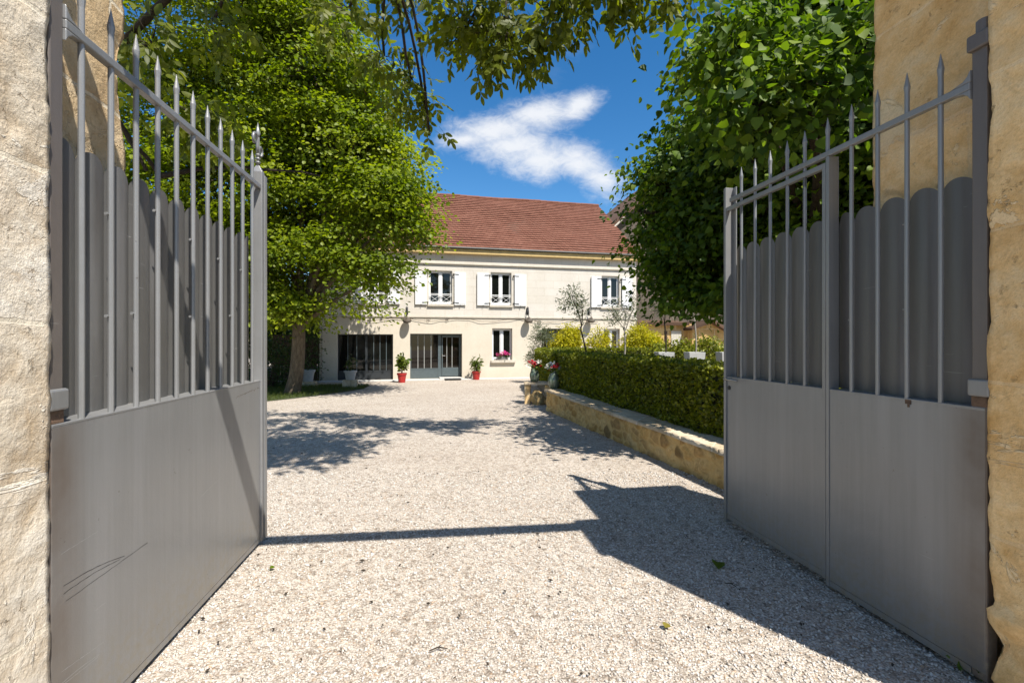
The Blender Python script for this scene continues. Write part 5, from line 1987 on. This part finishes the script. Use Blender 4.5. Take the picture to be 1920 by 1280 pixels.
# 3 the linden over the hedge on the right
lt0 = Vector((5.4, 8.6, 0.25))
lt = thing('linden_tree', 'broad dark green linden overhanging the hedge on the right', 'tree', lt0)
LL = [PL(1600, 40, 7.2, 1.4, 1.4), PL(1485, 175, 8.2, .95, 1.0), PL(1580, 170, 8.6, 1.4, 1.4), PL(1352, 325, 9.3, 1.5, 1.35), PL(1348, 225, 9.0, .54, .44), PL(1320, 410, 9.7, 1.18, 1.12),
      PL(1350, 500, 9.0, 1.32, .86), PL(1500, 400, 8.4, 1.9, 1.8), PL(1620, 260, 7.2, 1.7, 1.7), PL(1700, 450, 8.4, 2.0, 1.7),
      PL(1505, 50, 7.6, .95, .75), PL(1385, 70, 5.6, .42, .35), PL(1345, 115, 6.6, .35, .3), PL(1400, 145, 6.5, .5, .42), PL(1270, 340, 9.8, .74, .62), PL(1318, 260, 9.5, .58, .5), PL(1425, 190, 5.2, .40, .55), PL(1520, 150, 5.0, .45, .40), PL(1630, 60, 4.8, .35, .4),
      PL(1460, 500, 7.6, 1.2, .7), PL(1328, 480, 9.5, .88, .66), PL(1288, 535, 9.6, .52, .47), PL(1330, 565, 8.3, .75, .28), PL(1270, 480, 9.7, .43, .4), ((6.0, 5.6, 7.3), (1.6, 1.2, .8)), ((6.8, 5.0, 6.3), (1.4, 1.2, 1.0)), PL(1330, 75, 7.8, .32, .22), PL(1260, 250, 9.4, .31, .22), PL(1202, 330, 9.9, .25, .2), PL(1196, 395, 9.9, .28, .23), PL(1210, 455, 9.9, .23, .23), PL(1290, 420, 9.8, .78, .68)]
cen, out, wh = lobe_clumps(LL, 1900, 0.45, 0.25, 8)
p, d, nr, s = spray(cen, out, 54, 0.29, 0.42, 0.096, 0.5, 0.8, 0.42, 0.3)
cl = np.repeat(RNG.normal(0.45, 0.2, len(cen)), 54) + RNG.normal(0, .15, len(p))
ok = p[:, 2] > 1.62
leaves('crown', p[ok], d[ok], nr[ok], s[ok], M['linden'], lt, 'heart', 0.10, 0.12, True, cl[ok])
tree_wood('trunk', lt, lt0 - Vector((0, 0, .1)), Vector((5.3, 8.6, 2.9)), 0.26, 0.2, LL, cen, wh, M['dark_bark'], 0.45, 0.012)

# undergrowth and fence left of the house
bush('shrub', [PL(512, 690, 17.5, .9, 1.3), PL(470, 680, 17.5, 1.2, 1.4)], 'dark loose shrub behind the trunk of the big tree', 'shrub', 130, 40, .22, .09, 'oval', None, 'shrub', z=-.25)
bush('shrub', [PL(575, 650, 19.4, .6, 1.5)], 'small dark shrub in the corner between the fence and the house', 'shrub', 60, 36, .2, .09, 'oval', None, 'shrub', z=-.25)
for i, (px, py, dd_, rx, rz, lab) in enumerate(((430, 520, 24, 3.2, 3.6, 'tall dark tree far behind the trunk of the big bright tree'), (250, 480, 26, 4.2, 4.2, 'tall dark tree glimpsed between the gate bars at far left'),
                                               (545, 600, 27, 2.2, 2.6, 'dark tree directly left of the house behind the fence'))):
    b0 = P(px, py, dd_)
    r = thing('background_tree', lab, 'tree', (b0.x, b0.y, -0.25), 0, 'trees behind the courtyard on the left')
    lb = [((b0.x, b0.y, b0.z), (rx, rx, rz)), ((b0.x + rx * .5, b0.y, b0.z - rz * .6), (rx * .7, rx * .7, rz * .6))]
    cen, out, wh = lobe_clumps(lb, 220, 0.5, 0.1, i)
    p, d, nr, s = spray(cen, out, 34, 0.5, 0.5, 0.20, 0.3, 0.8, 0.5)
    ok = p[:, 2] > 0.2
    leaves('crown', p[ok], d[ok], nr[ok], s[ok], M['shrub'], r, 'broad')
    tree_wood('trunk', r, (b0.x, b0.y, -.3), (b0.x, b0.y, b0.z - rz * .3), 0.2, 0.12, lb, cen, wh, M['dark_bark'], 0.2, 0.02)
fn = thing('wooden_fence', 'dark brown wooden fence between the big tree and the house corner', 'fence', P(540, 650, 20.6).xy.to_3d(), TH)
m = MB()
for i in range(16):
    m.box(i * 0.15 - 0.6, i * 0.15 + 0.14 - 0.6, -0.012, 0.012, -0.3, 1.75 + random.uniform(-.02, .02))
m.build('boards', M['wood'], fn)
for x in (-0.55, 0.6, 1.7):
    m = MB(); m.box(x, x + 0.09, 0.014, 0.10, -0.35, 1.7); m.build('post', M['wood'], fn)

# ------------------------------------------------------------------ things dropped on the gravel
for px, py, sz_, lab in ((1345, 1058, 0.10, 'single green fallen leaf in the shadow of the right gate'), (1247, 1183, 0.05, 'yellowish curled leaf on sunlit gravel at the bottom right of centre'),
                         (505, 1070, 0.035, 'small green leaf on the gravel beside the left gate')):
    g_ = G(px, py)
    o = leaves('fallen_leaf', [(0, 0, 0.02)], [(random.uniform(-1, 1), random.uniform(-1, 1), .05)], [(0.1, -.2, 1)], [sz_], M['dry_leaf'] if 'yellow' in lab else M['maple'], None, 'broad', 0.14, 0.1)
    o.location = g_
    tag(o, lab, 'leaf')
for px, py, L, an, lab in ((1395, 1015, 0.10, 40, 'short dark twig in the shadow beside the wicket gate'), (822, 1222, 0.09, 15, 'short dark twig on the sunlit gravel at the bottom centre'),
                           (1370, 1100, 0.07, -40, 'thin twig lying on the shadow edge in front of the right gate')):
    g_ = G(px, py)
    m = MB()
    m.tube([(-L / 2, 0, 0.014), (0, 0.006, 0.022), (L / 2, -0.004, 0.014)], [0.003, 0.004, 0.002], 5)
    m.tube([(0, 0.006, 0.021), (L * .2, 0.025, 0.02)], [0.003, 0.0015], 5)
    o = m.build('twig', M['twig'], None)
    o.location = g_
    o.rotation_euler = (0, 0, R(an))
    tag(o, lab, 'twig')

# tiny dark bits of bark and leaf scattered on the gravel
bits = MB()
for i in range(280):
    d = 1.3 + 9.0 * random.random() ** 1.5
    x = random.uniform(-1, 1) * d * 0.95
    an = random.random() * 6.28
    L = random.uniform(.006, .017) * (1 + d * .05)
    z = gz(d) + 0.017
    ca_, sa_ = math.cos(an), math.sin(an)
    w_ = L * random.uniform(.25, .5)
    pts = [(-L, 0, 0), (0, -w_, .004), (L, 0, .001), (0, w_, .005), (0, 0, -.008)]
    bits.add([(x + p[0] * ca_ - p[1] * sa_, d + p[0] * sa_ + p[1] * ca_, z + p[2]) for p in pts], [(0, 1, 2, 3), (0, 4, 1), (1, 4, 2), (2, 4, 3), (3, 4, 0)])
o = bits.build('leaf_litter', M['twig'], None)
tag(o, 'tiny dark crumbs of leaf and bark scattered over the gravel', 'litter', kind='stuff')

# weed at the foot of the right pier
wp = G(1828, 1262)
wr = thing('weed', 'small green weed sprouting at the foot of the ochre right pier', 'weed', wp)
q = MB()
for i in range(5):
    q.tube([(0, 0, 0), (0.02 * math.cos(i * 1.3), 0.02 * math.sin(i * 1.3), 0.05), (0.05 * math.cos(i * 1.3), 0.05 * math.sin(i * 1.3), 0.08)], 0.002, 4)
q.build('stem', M['shrub'], wr)
rot_thing_leaves('foliage', [wp + Vector((0.04 * math.cos(i * 1.3), 0.04 * math.sin(i * 1.3), 0.06)) for i in range(6)], 9, 0.018, 0.04, M['rubber_leaf'], wr, 'oval')
